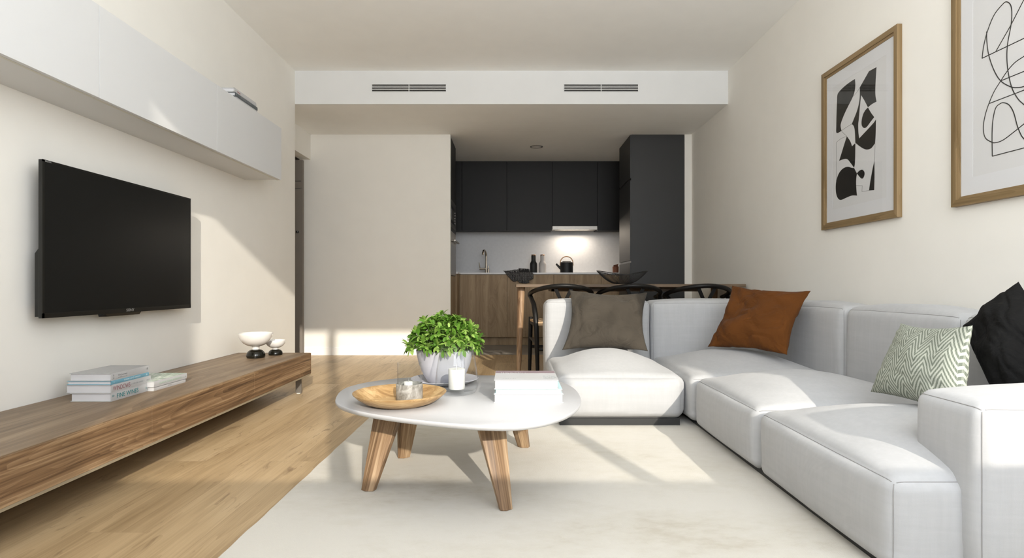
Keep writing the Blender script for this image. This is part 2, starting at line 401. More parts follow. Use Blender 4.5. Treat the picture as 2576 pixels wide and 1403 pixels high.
def stone():
    m, nt, p = newmat('mottled_stone'); p.inputs['Roughness'].default_value = 0.75
    tc = N(nt, 'ShaderNodeTexCoord'); n = N(nt, 'ShaderNodeTexNoise', Scale=38.0, Detail=6.0, Roughness=0.65, Distortion=1.0)
    nt.links.new(tc.outputs['Object'], n.inputs['Vector'])
    rp = ramp(nt, [(0.34, (0.15, 0.14, 0.12)), (0.52, (0.28, 0.27, 0.245)), (0.68, (0.42, 0.41, 0.385))])
    nt.links.new(n.outputs['Fac'], rp.inputs['Fac']); nt.links.new(rp.outputs['Color'], p.inputs['Base Color'])
    return m
M['stone'] = stone()

def leaf():
    m, nt, p = newmat('leaf_green'); p.inputs['Roughness'].default_value = 0.5
    p.inputs['Specular IOR Level'].default_value = 0.3
    n = N(nt, 'ShaderNodeNewGeometry')
    rp = ramp(nt, [(0.0, (0.055, 0.145, 0.012)), (0.5, (0.12, 0.25, 0.030)), (1.0, (0.32, 0.46, 0.11))])
    nt.links.new(n.outputs['Random Per Island'], rp.inputs['Fac']); nt.links.new(rp.outputs['Color'], p.inputs['Base Color'])
    tr = N(nt, 'ShaderNodeBsdfTranslucent'); nt.links.new(rp.outputs['Color'], tr.inputs[0])
    mx = N(nt, 'ShaderNodeMixShader'); mx.inputs[0].default_value = 0.22
    out = nt.nodes['Material Output']
    nt.links.new(p.outputs[0], mx.inputs[1]); nt.links.new(tr.outputs[0], mx.inputs[2]); nt.links.new(mx.outputs[0], out.inputs[0])
    return m
M['leaf'] = leaf()
M['stem'] = plain('green_stem', (0.12, 0.17, 0.05), 0.7)

def printed_cover():
    m, nt, p = newmat('green_printed_cover'); p.inputs['Roughness'].default_value = 0.5
    tc = N(nt, 'ShaderNodeTexCoord'); mp = N(nt, 'ShaderNodeMapping'); mp.inputs['Scale'].default_value = (60, 12, 1)
    nt.links.new(tc.outputs['Object'], mp.inputs['Vector'])
    n = N(nt, 'ShaderNodeTexNoise', Scale=1.0, Detail=5.0, Distortion=1.5); nt.links.new(mp.outputs['Vector'], n.inputs['Vector'])
    rp = ramp(nt, [(0.38, (0.22, 0.30, 0.24)), (0.52, (0.55, 0.62, 0.52)), (0.66, (0.80, 0.81, 0.78))])
    nt.links.new(n.outputs['Fac'], rp.inputs['Fac']); nt.links.new(rp.outputs['Color'], p.inputs['Base Color'])
    return m
M['printed'] = printed_cover()

# ------------------------------------------------------------------ builders
ORG = {}
class MB:
    def __init__(s): s.v = []; s.f = []; s.uv = None
    def add(s, vs, fs):
        b = len(s.v); s.v += [tuple(v) for v in vs]; s.f += [tuple(i + b for i in f) for f in fs]; return s
    def box(s, x0, x1, y0, y1, z0, z1):
        return s.add([(x0, y0, z0), (x1, y0, z0), (x1, y1, z0), (x0, y1, z0), (x0, y0, z1), (x1, y0, z1), (x1, y1, z1), (x0, y1, z1)],
                     [(0, 3, 2, 1), (4, 5, 6, 7), (0, 1, 5, 4), (1, 2, 6, 5), (2, 3, 7, 6), (3, 0, 4, 7)])
    def hexa(s, bot, top):
        return s.add(list(bot) + list(top), [(0, 3, 2, 1), (4, 5, 6, 7), (0, 1, 5, 4), (1, 2, 6, 5), (2, 3, 7, 6), (3, 0, 4, 7)])
    def tube(s, pts, r, n=10, closed=False, ry=None):
        pts = [Vector(p) for p in pts]; m = len(pts); b = len(s.v); vs = []; fs = []
        rs = r if isinstance(r, (list, tuple)) else [r] * m
        up = None
        for i, p in enumerate(pts):
            if closed: t = pts[(i + 1) % m] - pts[i - 1]
            else: t = pts[min(i + 1, m - 1)] - pts[max(i - 1, 0)]
            t.normalize()
            if up is None:
                up = Vector((0, 0, 1)) if abs(t.z) < .9 else Vector((1, 0, 0))
            a = t.cross(up); a.normalize(); c = a.cross(t); up = c
            for k in range(n):
                an = 2 * math.pi * k / n
                vs.append(p + a * math.cos(an) * rs[i] + c * math.sin(an) * (rs[i] if ry is None else rs[i] * ry))
        seg = m if closed else m - 1
        for i in range(seg):
            j = (i + 1) % m
            for k in range(n):
                l = (k + 1) % n
                fs.append((i * n + k, j * n + k, j * n + l, i * n + l))
        if not closed:
            fs.append(tuple(range(n))); fs.append(tuple((m - 1) * n + k for k in reversed(range(n))))
        return s.add(vs, fs)
    def lathe(s, prof, c, n=48, sx=1, sy=1):
        """prof [(r,z)...] bottom to top, r=0 allowed at ends"""
        vs = []; fs = []; idx = []
        for r, z in prof:
            if r < 1e-6:
                idx.append([len(vs)]); vs.append((c[0], c[1], c[2] + z))
            else:
                idx.append(list(range(len(vs), len(vs) + n)))
                for k in range(n):
                    a = 2 * math.pi * k / n
                    vs.append((c[0] + r * sx * math.cos(a), c[1] + r * sy * math.sin(a), c[2] + z))
        for i in range(len(prof) - 1):
            A, B = idx[i], idx[i + 1]
            for k in range(n):
                l = (k + 1) % n
                if len(A) == 1 and len(B) == 1: continue
                if len(A) == 1: fs.append((A[0], B[l], B[k]))
                elif len(B) == 1: fs.append((A[k], A[l], B[0]))
                else: fs.append((A[k], A[l], B[l], B[k]))
        return s.add(vs, fs)
    def prism(s, poly, z0, z1, axis=2):
        """poly in 2D extruded along an axis (2: xy poly; 0: yz poly extruded in x; 1: xz poly)"""
        n = len(poly)
        def P(a, b, h):
            return (a, b, h) if axis == 2 else ((h, a, b) if axis == 0 else (a, h, b))
        vs = [P(a, b, z0) for a, b in poly] + [P(a, b, z1) for a, b in poly]
        fs = [tuple(range(n))[::-1], tuple(range(n, 2 * n))] + [(i, (i + 1) % n, n + (i + 1) % n, n + i) for i in range(n)]
        return s.add(vs, fs)
    def build(s, name, mat, parent=None, origin=None, smooth=False, bevel=0, seg=2, angle=40, uv=None):
        if origin is None:
            origin = ORG.get(parent.name, (0, 0, 0)) if parent else (0, 0, 0)
        me = bpy.data.meshes.new(name)
        ox, oy, oz = origin
        me.from_pydata([(x - ox, y - oy, z - oz) for x, y, z in s.v], [], s.f)
        bm = bmesh.new(); bm.from_mesh(me); bmesh.ops.recalc_face_normals(bm, faces=bm.faces); bm.to_mesh(me); bm.free()
        if isinstance(mat, (list, tuple)):
            for m in mat: me.materials.append(m)
        else: me.materials.append(mat)
        if uv:
            ul = me.uv_layers.new(name='UVMap')
            for lp in me.loops: ul.data[lp.index].uv = uv[lp.vertex_index]
        o = bpy.data.objects.new(name, me); COL.objects.link(o)
        if parent:
            o.parent = parent
        else: o.location = origin
        ORG[o.name] = origin
        if smooth:
            for p in me.polygons: p.use_smooth = True
            if angle < 180:
                me.set_sharp_from_angle(angle=R(angle))
        if bevel:
            b = o.modifiers.new('bevel', 'BEVEL'); b.width = bevel; b.segments = seg; b.limit_method = 'ANGLE'; b.angle_limit = R(35)
        return o
def tag(o, label=None, cat=None, group=None, kind=None):
    if label: o['label'] = label
    if cat: o['category'] = cat
    if group: o['group'] = group
    if kind: o['kind'] = kind
    return o
def thing(name, loc, label, cat, group=None):
    o = bpy.data.objects.new(name, None); COL.objects.link(o)
    o.location = loc; o.empty_display_size = 0.05
    ORG[o.name] = tuple(loc)
    return tag(o, label, cat, group)
def struct(name, mb, mat, parent=None, **kw):
    o = mb.build(name, mat, parent, **kw)
    if not parent: o['kind'] = 'structure'
    return o
def text(name, body, size, loc, rot, mat, parent, stretch=1.0, align='LEFT', thick=0.0002):
    cu = bpy.data.curves.new(name, 'FONT'); cu.body = body; cu.size = size; cu.align_x = align; cu.align_y = 'CENTER'
    cu.extrude = thick
    tmp = bpy.data.objects.new('tmp', cu); COL.objects.link(tmp)
    dg = bpy.context.evaluated_depsgraph_get()
    me = bpy.data.meshes.new_from_object(tmp.evaluated_get(dg))
    bpy.data.objects.remove(tmp)
    me.materials.clear(); me.materials.append(mat); me.name = name
    o = bpy.data.objects.new(name, me); COL.objects.link(o)
    org = ORG.get(parent.name, (0, 0, 0))
    o.location = Vector(loc) - Vector(org); o.rotation_euler = rot; o.scale = (stretch, 1, 1)
    o.parent = parent
    return o
FACE_PX = (R(90), 0, R(90))      # lettering on a face that looks along +x
FACE_NY = (R(90), 0, 0)          # lettering on a face that looks along -y
def bez(pts, n=6, closed=False):
    """Catmull-Rom through 2D/3D points; a point with trailing 1 flag (len dim+1) is a corner"""
    out = []; m = len(pts)
    P = [Vector(p[:-1]) for p in pts]; Cn = [p[-1] for p in pts]
    rng = range(m) if closed else range(m - 1)
    for i in rng:
        j = (i + 1) % m
        p1, p2 = P[i], P[j]
        p0 = P[i - 1] if (closed or i > 0) and not Cn[i] else p1 - (p2 - p1) * 0.0 + (p1 - p2)
        p3 = P[(j + 1) % m] if (closed or j < m - 1) and not Cn[j] else p2 + (p2 - p1)
        for k in range(n):
            t = k / n
            out.append(0.5 * ((2 * p1) + (p2 - p0) * t + (2 * p0 - 5 * p1 + 4 * p2 - p3) * t * t + (-p0 + 3 * p1 - 3 * p2 + p3) * t ** 3))
    if not closed: out.append(P[-1])
    return out

ART_SHAPES = [[(3.1946, 1.89, 1), (3.2454, 1.8887, 0), (3.2978, 1.883, 0), (3.3441, 1.8722, 0), (3.3653, 1.8593, 0), (3.3701, 1.8273, 0), (3.3757, 1.7394, 0), (3.3784, 1.6711, 0), (3.3784, 1.6446, 0), (3.3639, 1.635, 0), (3.3244, 1.6374, 1), (3.334, 1.6697, 0), (3.3208, 1.6969, 0), (3.2827, 1.7383, 0), (3.2162, 1.7952, 0), (3.1961, 1.8268, 0), (3.1911, 1.8548, 0)], [(3.0053, 1.8842, 1), (3.0678, 1.8862, 1), (3.1045, 1.8598, 0), (3.1489, 1.8276, 1), (3.1489, 1.7858, 0), (3.1559, 1.7462, 0), (3.1734, 1.7096, 0), (3.2018, 1.6736, 0), (3.2235, 1.6486, 1), (3.2044, 1.6305, 0), (3.1944, 1.5982, 0), (3.1906, 1.5357, 1), (3.1476, 1.505, 0), (3.1072, 1.4811, 0), (3.0749, 1.4718, 0), (3.0468, 1.473, 0), (3.0171, 1.4909, 1), (3.0123, 1.5369, 0), (3.0097, 1.6122, 1), (3.0385, 1.5962, 0), (3.1551, 1.5504, 1), (3.1626, 1.5852, 0), (3.1641, 1.6307, 0), (3.1594, 1.6551, 0), (3.1489, 1.7231, 0), (3.1372, 1.782, 1), (3.1045, 1.7383, 0), (3.0777, 1.6971, 1), (3.045, 1.7031, 0), (3.0053, 1.7047, 1), (3.0129, 1.7331, 0), (3.0154, 1.766, 0), (3.0116, 1.8246, 0)], [(3.0777, 1.6962, 1), (3.1011, 1.6878, 0), (3.1214, 1.6691, 0), (3.133, 1.6392, 0), (3.1303, 1.6135, 0), (3.1112, 1.5958, 0), (3.0877, 1.5956, 0), (3.058, 1.6118, 0), (3.0244, 1.6292, 1), (3.0515, 1.6606, 0)], [(3.2713, 1.5915, 1), (3.2956, 1.5546, 0), (3.3286, 1.5009, 0), (3.3487, 1.4697, 1), (3.3038, 1.4694, 0), (3.2673, 1.4615, 0), (3.2356, 1.4338, 0), (3.2021, 1.3994, 1), (3.1952, 1.4207, 0), (3.1921, 1.461, 0), (3.1906, 1.5335, 1), (3.2215, 1.5236, 1), (3.2395, 1.557, 0)], [(3.2021, 1.3984, 1), (3.2238, 1.4038, 0), (3.2673, 1.4186, 0), (3.3161, 1.4154, 0), (3.3537, 1.3943, 0), (3.3776, 1.3579, 0), (3.3836, 1.3204, 0), (3.3776, 1.2809, 0), (3.358, 1.2515, 0), (3.3286, 1.2395, 0), (3.2794, 1.2444, 0), (3.2238, 1.2484, 0), (3.1746, 1.2408, 1), (3.1792, 1.2633, 0), (3.1837, 1.3094, 0), (3.1814, 1.3408, 0), (3.1754, 1.3623, 1)], [(3.1754, 1.3632, 1), (3.1551, 1.3732, 0), (3.1291, 1.3743, 0), (3.1108, 1.3609, 0), (3.1072, 1.3447, 0), (3.1181, 1.3281, 0), (3.1328, 1.3268, 0), (3.1513, 1.3397, 0)], [(3.0226, 1.3996, 1), (3.0398, 1.3534, 0), (3.0573, 1.2959, 0), (3.0678, 1.2514, 1), (3.0246, 1.2461, 1), (3.0219, 1.3154, 0)]]
ART_LINES = [[(3.209, 1.7992, 0), (3.1804, 1.8089, 0), (3.1489, 1.8276, 0)], [(3.3247, 1.6384, 0), (3.2751, 1.6448, 0), (3.2235, 1.6486, 0)], [(3.3244, 1.6374, 0), (3.3038, 1.6178, 0), (3.2713, 1.5929, 0)], [(3.2713, 1.5929, 1), (3.3286, 1.5935, 0), (3.3776, 1.5842, 1), (3.3776, 1.4783, 0), (3.3793, 1.3582, 0)], [(3.1814, 1.2977, 1), (3.1269, 1.2869, 1), (3.1313, 1.2556, 1), (3.0678, 1.2514, 1)], [(3.0171, 1.4909, 0), (3.0191, 1.444, 0), (3.0226, 1.3996, 0)]]
LINE_ART = [[(2.3291, 1.6647, 1), (2.3216, 1.709, 0), (2.3033, 1.7614, 0), (2.271, 1.8123, 0), (2.2293, 1.8363, 0), (2.2124, 1.835, 0), (2.1957, 1.8142, 0), (2.1905, 1.7803, 0), (2.1944, 1.7364, 0), (2.209, 1.674, 0), (2.2124, 1.6177, 0), (2.2057, 1.5577, 0), (2.1891, 1.4946, 0), (2.1631, 1.4463, 0), (2.1384, 1.4177, 0)], [(2.3291, 1.6647, 1), (2.2639, 1.6645, 1), (2.1384, 1.6639, 1)], [(2.3069, 1.763, 0), (2.3055, 1.7203, 0), (2.296, 1.6625, 0), (2.271, 1.5934, 0), (2.2396, 1.5409, 0), (2.1957, 1.5037, 0), (2.1631, 1.4897, 0), (2.1384, 1.4851, 0)], [(2.1315, 1.8164, 1), (2.1957, 1.737, 1), (2.2639, 1.6645, 1)], [(2.1384, 1.5971, 0), (2.1761, 1.5893, 0), (2.209, 1.5704, 0), (2.2396, 1.5427, 0), (2.271, 1.5106, 0), (2.296, 1.4712, 0), (2.3143, 1.4287, 0), (2.3231, 1.3829, 0), (2.3143, 1.3413, 0), (2.2852, 1.316, 0), (2.2639, 1.3078, 0), (2.2293, 1.3097, 0), (2.1826, 1.3275, 0), (2.1384, 1.3465, 0)], [(2.2396, 1.5421, 1), (2.1384, 1.5414, 1)], [(2.296, 1.4712, 1), (2.1384, 1.4718, 1)], [(2.2795, 1.2582, 1), (2.2809, 1.3417, 0), (2.2767, 1.3998, 0), (2.2639, 1.4434, 0), (2.243, 1.4545, 0), (2.2259, 1.4526, 0), (2.2024, 1.436, 0), (2.1826, 1.4014, 0), (2.1664, 1.3458, 0), (2.1504, 1.3078, 0), (2.1384, 1.2908, 0)], [(2.2795, 1.2582, 1), (2.1384, 1.2573, 1)]]
TABLE = [(-0.63, 2.051), (-0.656, 2.147), (-0.672, 2.25), (-0.668, 2.344), (-0.624, 2.451), (-0.541, 2.538), (-0.453, 2.59), (-0.343, 2.626), (-0.236, 2.64), (-0.128, 2.644), (-0.018, 2.64), (0.09, 2.612), (0.158, 2.555), (0.218, 2.443), (0.25, 2.301), (0.253, 2.153), (0.245, 2.059), (0.223, 1.95), (0.181, 1.85), (0.129, 1.774), (0.073, 1.723), (0.002, 1.694), (-0.082, 1.698), (-0.154, 1.717), (-0.228, 1.743), (-0.332, 1.788), (-0.446, 1.85), (-0.529, 1.913), (-0.591, 1.978)]
LINE_MORE = [[(2.1384,1.4177,0),(2.06,1.375,0),(1.98,1.40,0),(1.94,1.47,0),(1.97,1.56,0),(2.05,1.60,0),(2.1384,1.5971,0)],[(2.1384,1.6639,1),(1.95,1.663,1),(1.975,1.80,0),(2.05,1.89,0),(2.1315,1.8164,0)],[(2.1384,1.4851,0),(2.03,1.49,0),(1.95,1.54,0),(1.93,1.66,0)],[(2.1384,1.5414,1),(1.93,1.54,1)],[(2.1384,1.4718,1),(1.95,1.4725,1)],[(2.1384,1.3465,0),(2.04,1.42,0),(1.96,1.4725,0)],[(2.1384,1.2908,0),(2.06,1.262,0),(1.98,1.30,0),(1.94,1.38,0)],[(2.1384,1.2573,1),(1.96,1.257,1)]]

# ================================================================== the room
Z_HI, Z_LO = 2.645, 2.35
Y_BULK, Y_PART, Y_BACK = 5.106, 6.14, 7.80
XL, XR = -1.926, 1.91
YF = -0.075          # inner face of the window wall behind the camera
struct('floor', MB().box(-3.7, 2.0, YF, 6.18, -0.12, 0), M['floor'])
struct('floor_kitchen', MB().box(-3.7, 2.0, 6.18, 7.9, -0.12, 0), M['tile'])
struct('ceiling', MB().box(-2.08, 2.03, YF, Y_BULK, Z_HI, Z_HI + 0.14), M['ceil'])
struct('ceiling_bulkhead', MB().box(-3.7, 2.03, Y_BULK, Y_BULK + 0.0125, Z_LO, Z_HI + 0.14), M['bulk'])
struct('ceiling_low', MB().box(-3.7, 2.03, Y_BULK + 0.0125, 7.9, Z_LO, Z_HI + 0.14), M['ceil'])
struct('wall_left', MB().box(XL - 0.14, XL, YF - 0.08, Y_BULK, 0, Z_HI), M['wall'])
struct('wall_right', MB().box(XR, XR + 0.12, 0.34, 7.9, 0, Z_HI), M['wall'])
struct('wall_front', MB().box(XL - 0.14, -0.775, YF - 0.08, YF, 0, Z_HI), M['wall'])
struct('wall_partition', MB().box(-2.27, -0.661, Y_PART, 6.20, 0, Z_LO).box(-2.27, -2.20, 6.20, Y_BACK, 0, Z_LO), M['wall'])
struct('wall_back', MB().box(-3.7, 2.0, Y_BACK, 7.9, 0, Z_LO), M['splash'])
struct('wall_right_stub', MB().box(1.835, XR, Y_PART, 6.80, 0, Z_LO), M['wall'])
# hallway beyond the end of the left wall
struct('wall_hall', MB().box(-3.7, -3.6, 5.0, 7.9, 0, Z_LO).box(-3.6, XL - 0.14, 5.0, 5.106, 0, Z_HI), M['wall'])
struct('wall_hall_lintel', MB().box(-2.26, -2.15, 5.106, Y_PART, 2.082, Z_LO).box(-2.26, -2.15, 5.106, 5.25, 0, 2.082), M['wall'])
dr = struct('door_1', MB().box(-3.05, -2.185, 6.0, 6.04, 0.005, 2.05), M['hall'])
MB().box(-3.04, -2.20, 5.996, 6.0, 1.825, 1.832).box(-3.04, -2.20, 5.996, 6.0, 1.748, 1.754).build('groove', M['darksteel'], dr)
MB().lathe([(0, -0.012), (0.012, -0.010), (0.014, 0), (0.012, 0.01), (0, 0.012)], (-2.232, 5.985, 1.30), 16).tube([(-2.232, 6.0, 1.30), (-2.232, 5.985, 1.30)], 0.005).build('door_handle', M['black'], dr, smooth=True)
# white baseboards
struct('baseboard_partition', MB().box(-2.285, -0.661, Y_PART - 0.012, Y_PART, 0, 0.082), M['white'], bevel=0.002)
# the window wall behind the camera: one mullion and a thin head and sill rail
struct('wall_front_sill', MB().box(-0.775, 1.98, YF - 0.08, YF, 0, 0.88).box(1.91, 1.98, YF, 0.34, 0, 0.88), M['wall'])
wf = MB().box(0.058, 0.124, YF - 0.08, YF, 0.88, Z_HI).box(1.235, 1.300, YF - 0.08, YF, 0.88, Z_HI)
struct('window_1', wf, M['darksteel'])

# ------------------------------------------------------------------ vents and downlight
def vent(x0, label):
    t = thing('air_vent', ((x0 + x0 + 0.655) / 2, Y_BULK, 2.492), label, 'air vent', 'air vents in the bulkhead')
    x1 = x0 + 0.655; z0, z1 = 2.461, 2.521; mid = (x0 + x1) / 2
    MB().box(x0 + .001, x1 - .001, Y_BULK - 0.0022, Y_BULK - 0.0006, z0, z1).build('dark_backing', M['black'], t)
    f = MB()
    e = 0.004
    f.box(x0 - e, x0 + .0008, Y_BULK - .006, Y_BULK, z0 - e, z1 + e).box(x1 - .0008, x1 + e, Y_BULK - .006, Y_BULK, z0 - e, z1 + e)
    f.box(x0, x1, Y_BULK - .006, Y_BULK, z0 - e, z0).box(x0, x1, Y_BULK - .006, Y_BULK, z1, z1 + e)
    f.box(mid - .003, mid + .003, Y_BULK - .006, Y_BULK, z0, z1)
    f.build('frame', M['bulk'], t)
    sl = MB(); p = (z1 - z0) / 4
    for k in range(1, 4):
        z = z0 + p * k
        sl.box(x0, x1, Y_BULK - .007, Y_BULK - .002, z - .0032, z + .0032)
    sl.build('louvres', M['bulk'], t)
vent(-1.243, 'slotted air vent in the white bulkhead, on the wall-cabinet side')
vent(0.458, 'slotted air vent in the white bulkhead, on the picture-wall side')
t = thing('downlight', (0.279, 6.686, Z_LO), 'round recessed downlight in the kitchen ceiling, switched off', 'ceiling light')
MB().lathe([(0.060, 0), (0.060, -0.004), (0.072, -0.004), (0.074, 0)], (0.279, 6.686, Z_LO), 48).build('trim_ring', M['darksteel'], t, smooth=True)
MB().lathe([(0, -0.002), (0.060, -0.002), (0.060, 0)], (0.279, 6.686, Z_LO), 48).build('diffuser', M['white'], t, smooth=True)

# ------------------------------------------------------------------ rug
rug = MB()
rx0, rx1, ry0, ry1 = -0.80, 1.60, 0.25, 3.45
nx, ny = 60, 80
poly = []
def edge(a, b, n, ax):
    out = []
    for i in range(n):
        t = i / n; x = a[0] + (b[0] - a[0]) * t; y = a[1] + (b[1] - a[1]) * t
        d = 0.004 * noise.noise(Vector((x * 9, y * 9, 3)))
        out.append((x + d, y) if ax == 0 else (x, y + d))
    return out
poly = edge((rx0, ry0), (rx1, ry0), 40, 1) + edge((rx1, ry0), (rx1, ry1), 50, 0) + edge((rx1, ry1), (rx0, ry1), 40, 1) + edge((rx0, ry1), (rx0, ry0), 60, 0)
RUG = 0.008
tag(rug.prism(poly, 0.0, RUG).build('rug', M['rug'], origin=(0.4, 1.9, 0)), 'cream distressed rug under the white coffee table and sofa', 'rug')

# ------------------------------------------------------------------ low media bench
FX, BX, ZT, ZB = -1.411, -1.915, 0.276, 0.125
Y0, Y1 = 0.456, 4.04
t = thing('media_bench', (-1.66, 2.25, 0), 'long low walnut media bench under the wall television', 'tv bench')
MB().box(BX, FX - 0.022, Y0, Y1 - 0.004, ZB + .012, ZT - 0.014).build('carcass', M['walnut'], t)
MB().box(BX, FX - 0.004, Y0, Y1 - 0.012, ZT - 0.012, ZT).build('bench_top', M['walnut_top'], t, bevel=0.001)
MB().box(BX, FX - 0.003, Y1 - 0.012, Y1, ZB, ZT - 0.002).build('end_panel', M['walnut'], t, bevel=0.001)
MB().box(BX, FX - 0.001, Y0, Y1 - 0.014, ZB - .004, ZB + .010).build('underside_strip', M['walnut_edge'], t)
ys = [Y0, 1.358, 2.256, 3.152, Y1 + 0.002]
for i in range(4):
    d = MB().box(FX - 0.020, FX, ys[i] + .0012, ys[i + 1] - .0012, ZB + 0.006, ZT - 0.004).build('drawer_front', M['walnut'], t, bevel=0.0008)
    MB().box(FX - 0.018, FX - 0.0006, ys[i + 1] - .0024, ys[i + 1] - .0008, ZB + 0.006, ZT - 0.005).build('veneer_edge', plain('veneer_edge', (0.50, 0.32, 0.15), 0.6) if i == 0 else bpy.data.materials['veneer_edge'], d)
for x, y in ((-1.475, 3.98), (-1.86, 3.98), (-1.475, 0.6), (-1.86, 0.6)):
    l = MB().box(x - .02, x + .02, y - .006, y + .006, 0.004, ZB).build('leg', M['steel'], t)
    MB().box(x - .012, x + .012, y - .008, y + .008, 0, 0.004).build('foot_glide', M['white'], l)

# ------------------------------------------------------------------ wall cabinets
CX, CZ0, CZ1 = -1.660, 1.501, 1.873
cy = [1.392, 2.317, 3.240, 4.143]
clab = ['white wall cabinet above the television, cut off by the photo edge', 'white wall cabinet above the television, middle of the row', 'white wall cabinet with the books lying on top, farthest from the camera']
for i in range(3):
    t = thing('wall_cabinet', (XL, (cy[i] + cy[i + 1]) / 2, CZ0), clab[i], 'wall cabinet', 'white wall cabinets in a row')
    MB().box(XL, CX - .020, cy[i], cy[i + 1], CZ0 + .004, CZ1).build('cabinet_body', M['lacquer'], t)
    MB().box(CX - .018, CX, cy[i] + .0012, cy[i + 1] - .0012, CZ0, CZ1).build('door', M['lacquer'], t, bevel=0.0008)
    MB().box(CX - .030, CX - .019, cy[i] + .003, cy[i + 1] - .003, CZ0 - .001, CZ0 + .004).build('grip_strip', M['edge'], t)

# ------------------------------------------------------------------ television
TX = -1.84
ty0, ty1, tz0, tz1 = 2.257, 3.298, 0.618, 1.2425
t = thing('television', (-1.88, (ty0 + ty1) / 2, tz0), 'large black flat television hung on the wall above the walnut bench', 'television')
MB().box(TX - .017, TX - .0012, ty0, ty1, tz0, tz1).build('housing', M['black'], t, bevel=0.002)
MB().box(TX - .003, TX - .0005, ty0 + .010, ty1 - .008, tz0 + .020, tz1 - .008).build('screen', M['screen'], t)
fr = MB()
fr.box(TX - .002, TX, ty0, ty0 + .010, tz0, tz1).box(TX - .002, TX, ty1 - .008, ty1, tz0, tz1).box(TX - .002, TX, ty0, ty1, tz1 - .008, tz1).box(TX - .002, TX, ty0, ty1, tz0, tz0 + .020)
fr.build('bezel', M['black'], t)
bh = [(-1.857, tz0 + .006), (-1.872, tz0 + .006), (-1.872, tz0 + .255), (-1.857, tz0 + .275)]
MB().prism([(a, b) for a, b in bh], ty0 + .002, ty1 - .08, axis=1).build('rear_housing', M['black'], t)
MB().box(XL + .0005, -1.868, 2.6, 2.95, 0.72, 1.12).build('wall_bracket', M['black'], t)
MB().hexa([(TX - .03, 2.605, tz0 - .013), (TX - .004, 2.625, tz0 - .013), (TX - .004, 2.85, tz0 - .013), (TX - .03, 2.87, tz0 - .013)],
          [(TX - .03, 2.60, tz0 + .001), (TX - .001, 2.605, tz0 + .001), (TX - .001, 2.86, tz0 + .001), (TX - .03, 2.87, tz0 + .001)]).build('sensor_bar', M['black'], t)
text('lettering', 'SONY', 0.0185, (TX + .0003, 2.776, tz0 + .0105), FACE_PX, M['silver_ink'], t, 1.15, 'CENTER')
text('lettering', 'BRAVIA', 0.0085, (TX + .0003, ty0 + .012, tz1 - .0055), FACE_PX, M['silver_ink'], t, 1.1)

# ------------------------------------------------------------------ books
def book(loc, w, l, h, cover, pages, label, rot=0.0, group=None, top=None, board=0.0022, over=0.0035, dz=0):
    """closed book lying flat; spine on +x side, length along y, origin at base centre (before rot)"""
    t = thing('book', loc, label, 'book', group)
    ORG[t.name] = (0, 0, 0); t.rotation_euler = (0, 0, rot)
    x0, x1, y0, y1 = -w / 2, w / 2, -l / 2, l / 2
    c = MB().box(x0, x1 - board * .5, y0, y1, 0, board).box(x0, x1 - board * .5, y0, y1, h - board, h)
    # spine with a slight round
    n = 8; sp = []
    for k in range(n + 1):
        a = math.pi * k / n
        sp.append((x1 - board * 1.2 + math.sin(a) * board * 1.2, h / 2 - math.cos(a) * h / 2))
    inner = [(x1 - board * 1.6, h - .0004), (x1 - board * 1.6, .0004)]
    c.prism([(a, b) for a, b in sp + inner], y0, y1, axis=1)
    cv = c.build('cover', cover, t)
    MB().box(x0 + over, x1 - board, y0 + over, y1 - over, board, h - board).build('pages', pages, t)
    if top:
        MB().box(x0 + .002, x1 - .004, y0 + .002, y1 - .002, h, h + .0004).build('front_cover_print', top, t)
    return t
def spine_text(t, body, size, y, z, mat, stretch=1.0, w=0.0):
    text('lettering', body, size, (w / 2 + .0004, y, z), FACE_PX, mat, t, stretch)

SX = -1.626
z = ZT
g = 'books stacked on the walnut bench'
b = book((SX - .167 / 2, 2.338 + .115, z), .167, .230, .0338, M['coverwhite'], M['paper'], 'white book titled FINE WINES at the bottom of the tall bench stack', group=g)
spine_text(b, 'FINE WINES', .0255, -.085, .017, M['inkteal'], 1.02, .167)
spine_text(b, 'ED', .011, -.111, .021, M['inkteal'], .9, .167); spine_text(b, '||', .011, .103, .017, M['inkteal'], .9, .167)
z += .0338
b = book((SX - .1866 / 2, 2.338 + .1275, z), .1866, .255, .0338, M['coverwhite'], M['paper'], 'white book titled WINDOWS lying directly on the FINE WINES book', group=g)
spine_text(b, 'WINDOWS', .0265, -.119, .016, M['inkmaroon'], .78, .1866)
spine_text(b, '• A COLOR GUIDE •', .0085, -.018, .017, M['inkpale'], 1.3, .1866); spine_text(b, 'ARCO', .0075, .096, .017, M['inkpale'], 1.2, .1866)
z += .0338
b = book((SX - .1815 / 2, 2.338 + .1205, z), .1815, .241, .0161, M['coverblue'], M['paper'], 'thin steel-blue book in the tall stack on the walnut bench', group=g)
spine_text(b, 'FRANK LLOYD WRIGHT', .0098, -.045, .008, M['inklight'], 1.0, .1815); spine_text(b, 'I', .011, -.107, .008, M['inklight'], 1.0, .1815); spine_text(b, '20', .010, .098, .008, M['inklight'], 1.0, .1815)
z += .0161
b = book((SX - .1715 / 2, 2.338 + .1205, z), .1715, .241, .0306, M['coverwhite'], M['paper'], 'white book topmost of the tall stack on the walnut bench', group=g)
spine_text(b, 'The Journey', .0095, -.082, .018, M['inkgrey'], 1.2, .1715); spine_text(b, 'architecture of', .0058, -.082, .0085, M['inkpale'], 1.6, .1715)
spine_text(b, 'B', .010, -.111, .020, M['inkgrey'], 1, .1715); spine_text(b, 'K', .010, -.111, .009, M['inkgrey'], 1, .1715); spine_text(b, '@', .0105, .103, .018, M['inkgrey'], 1, .1715)
z = ZT
b = book((-1.594 - .09, 2.571 + .119, z), .180, .238, .018, M['coverwhite'], M['paperwhite'], 'thin white book at the bottom of the low two-book stack on the bench', R(-1.5), g)
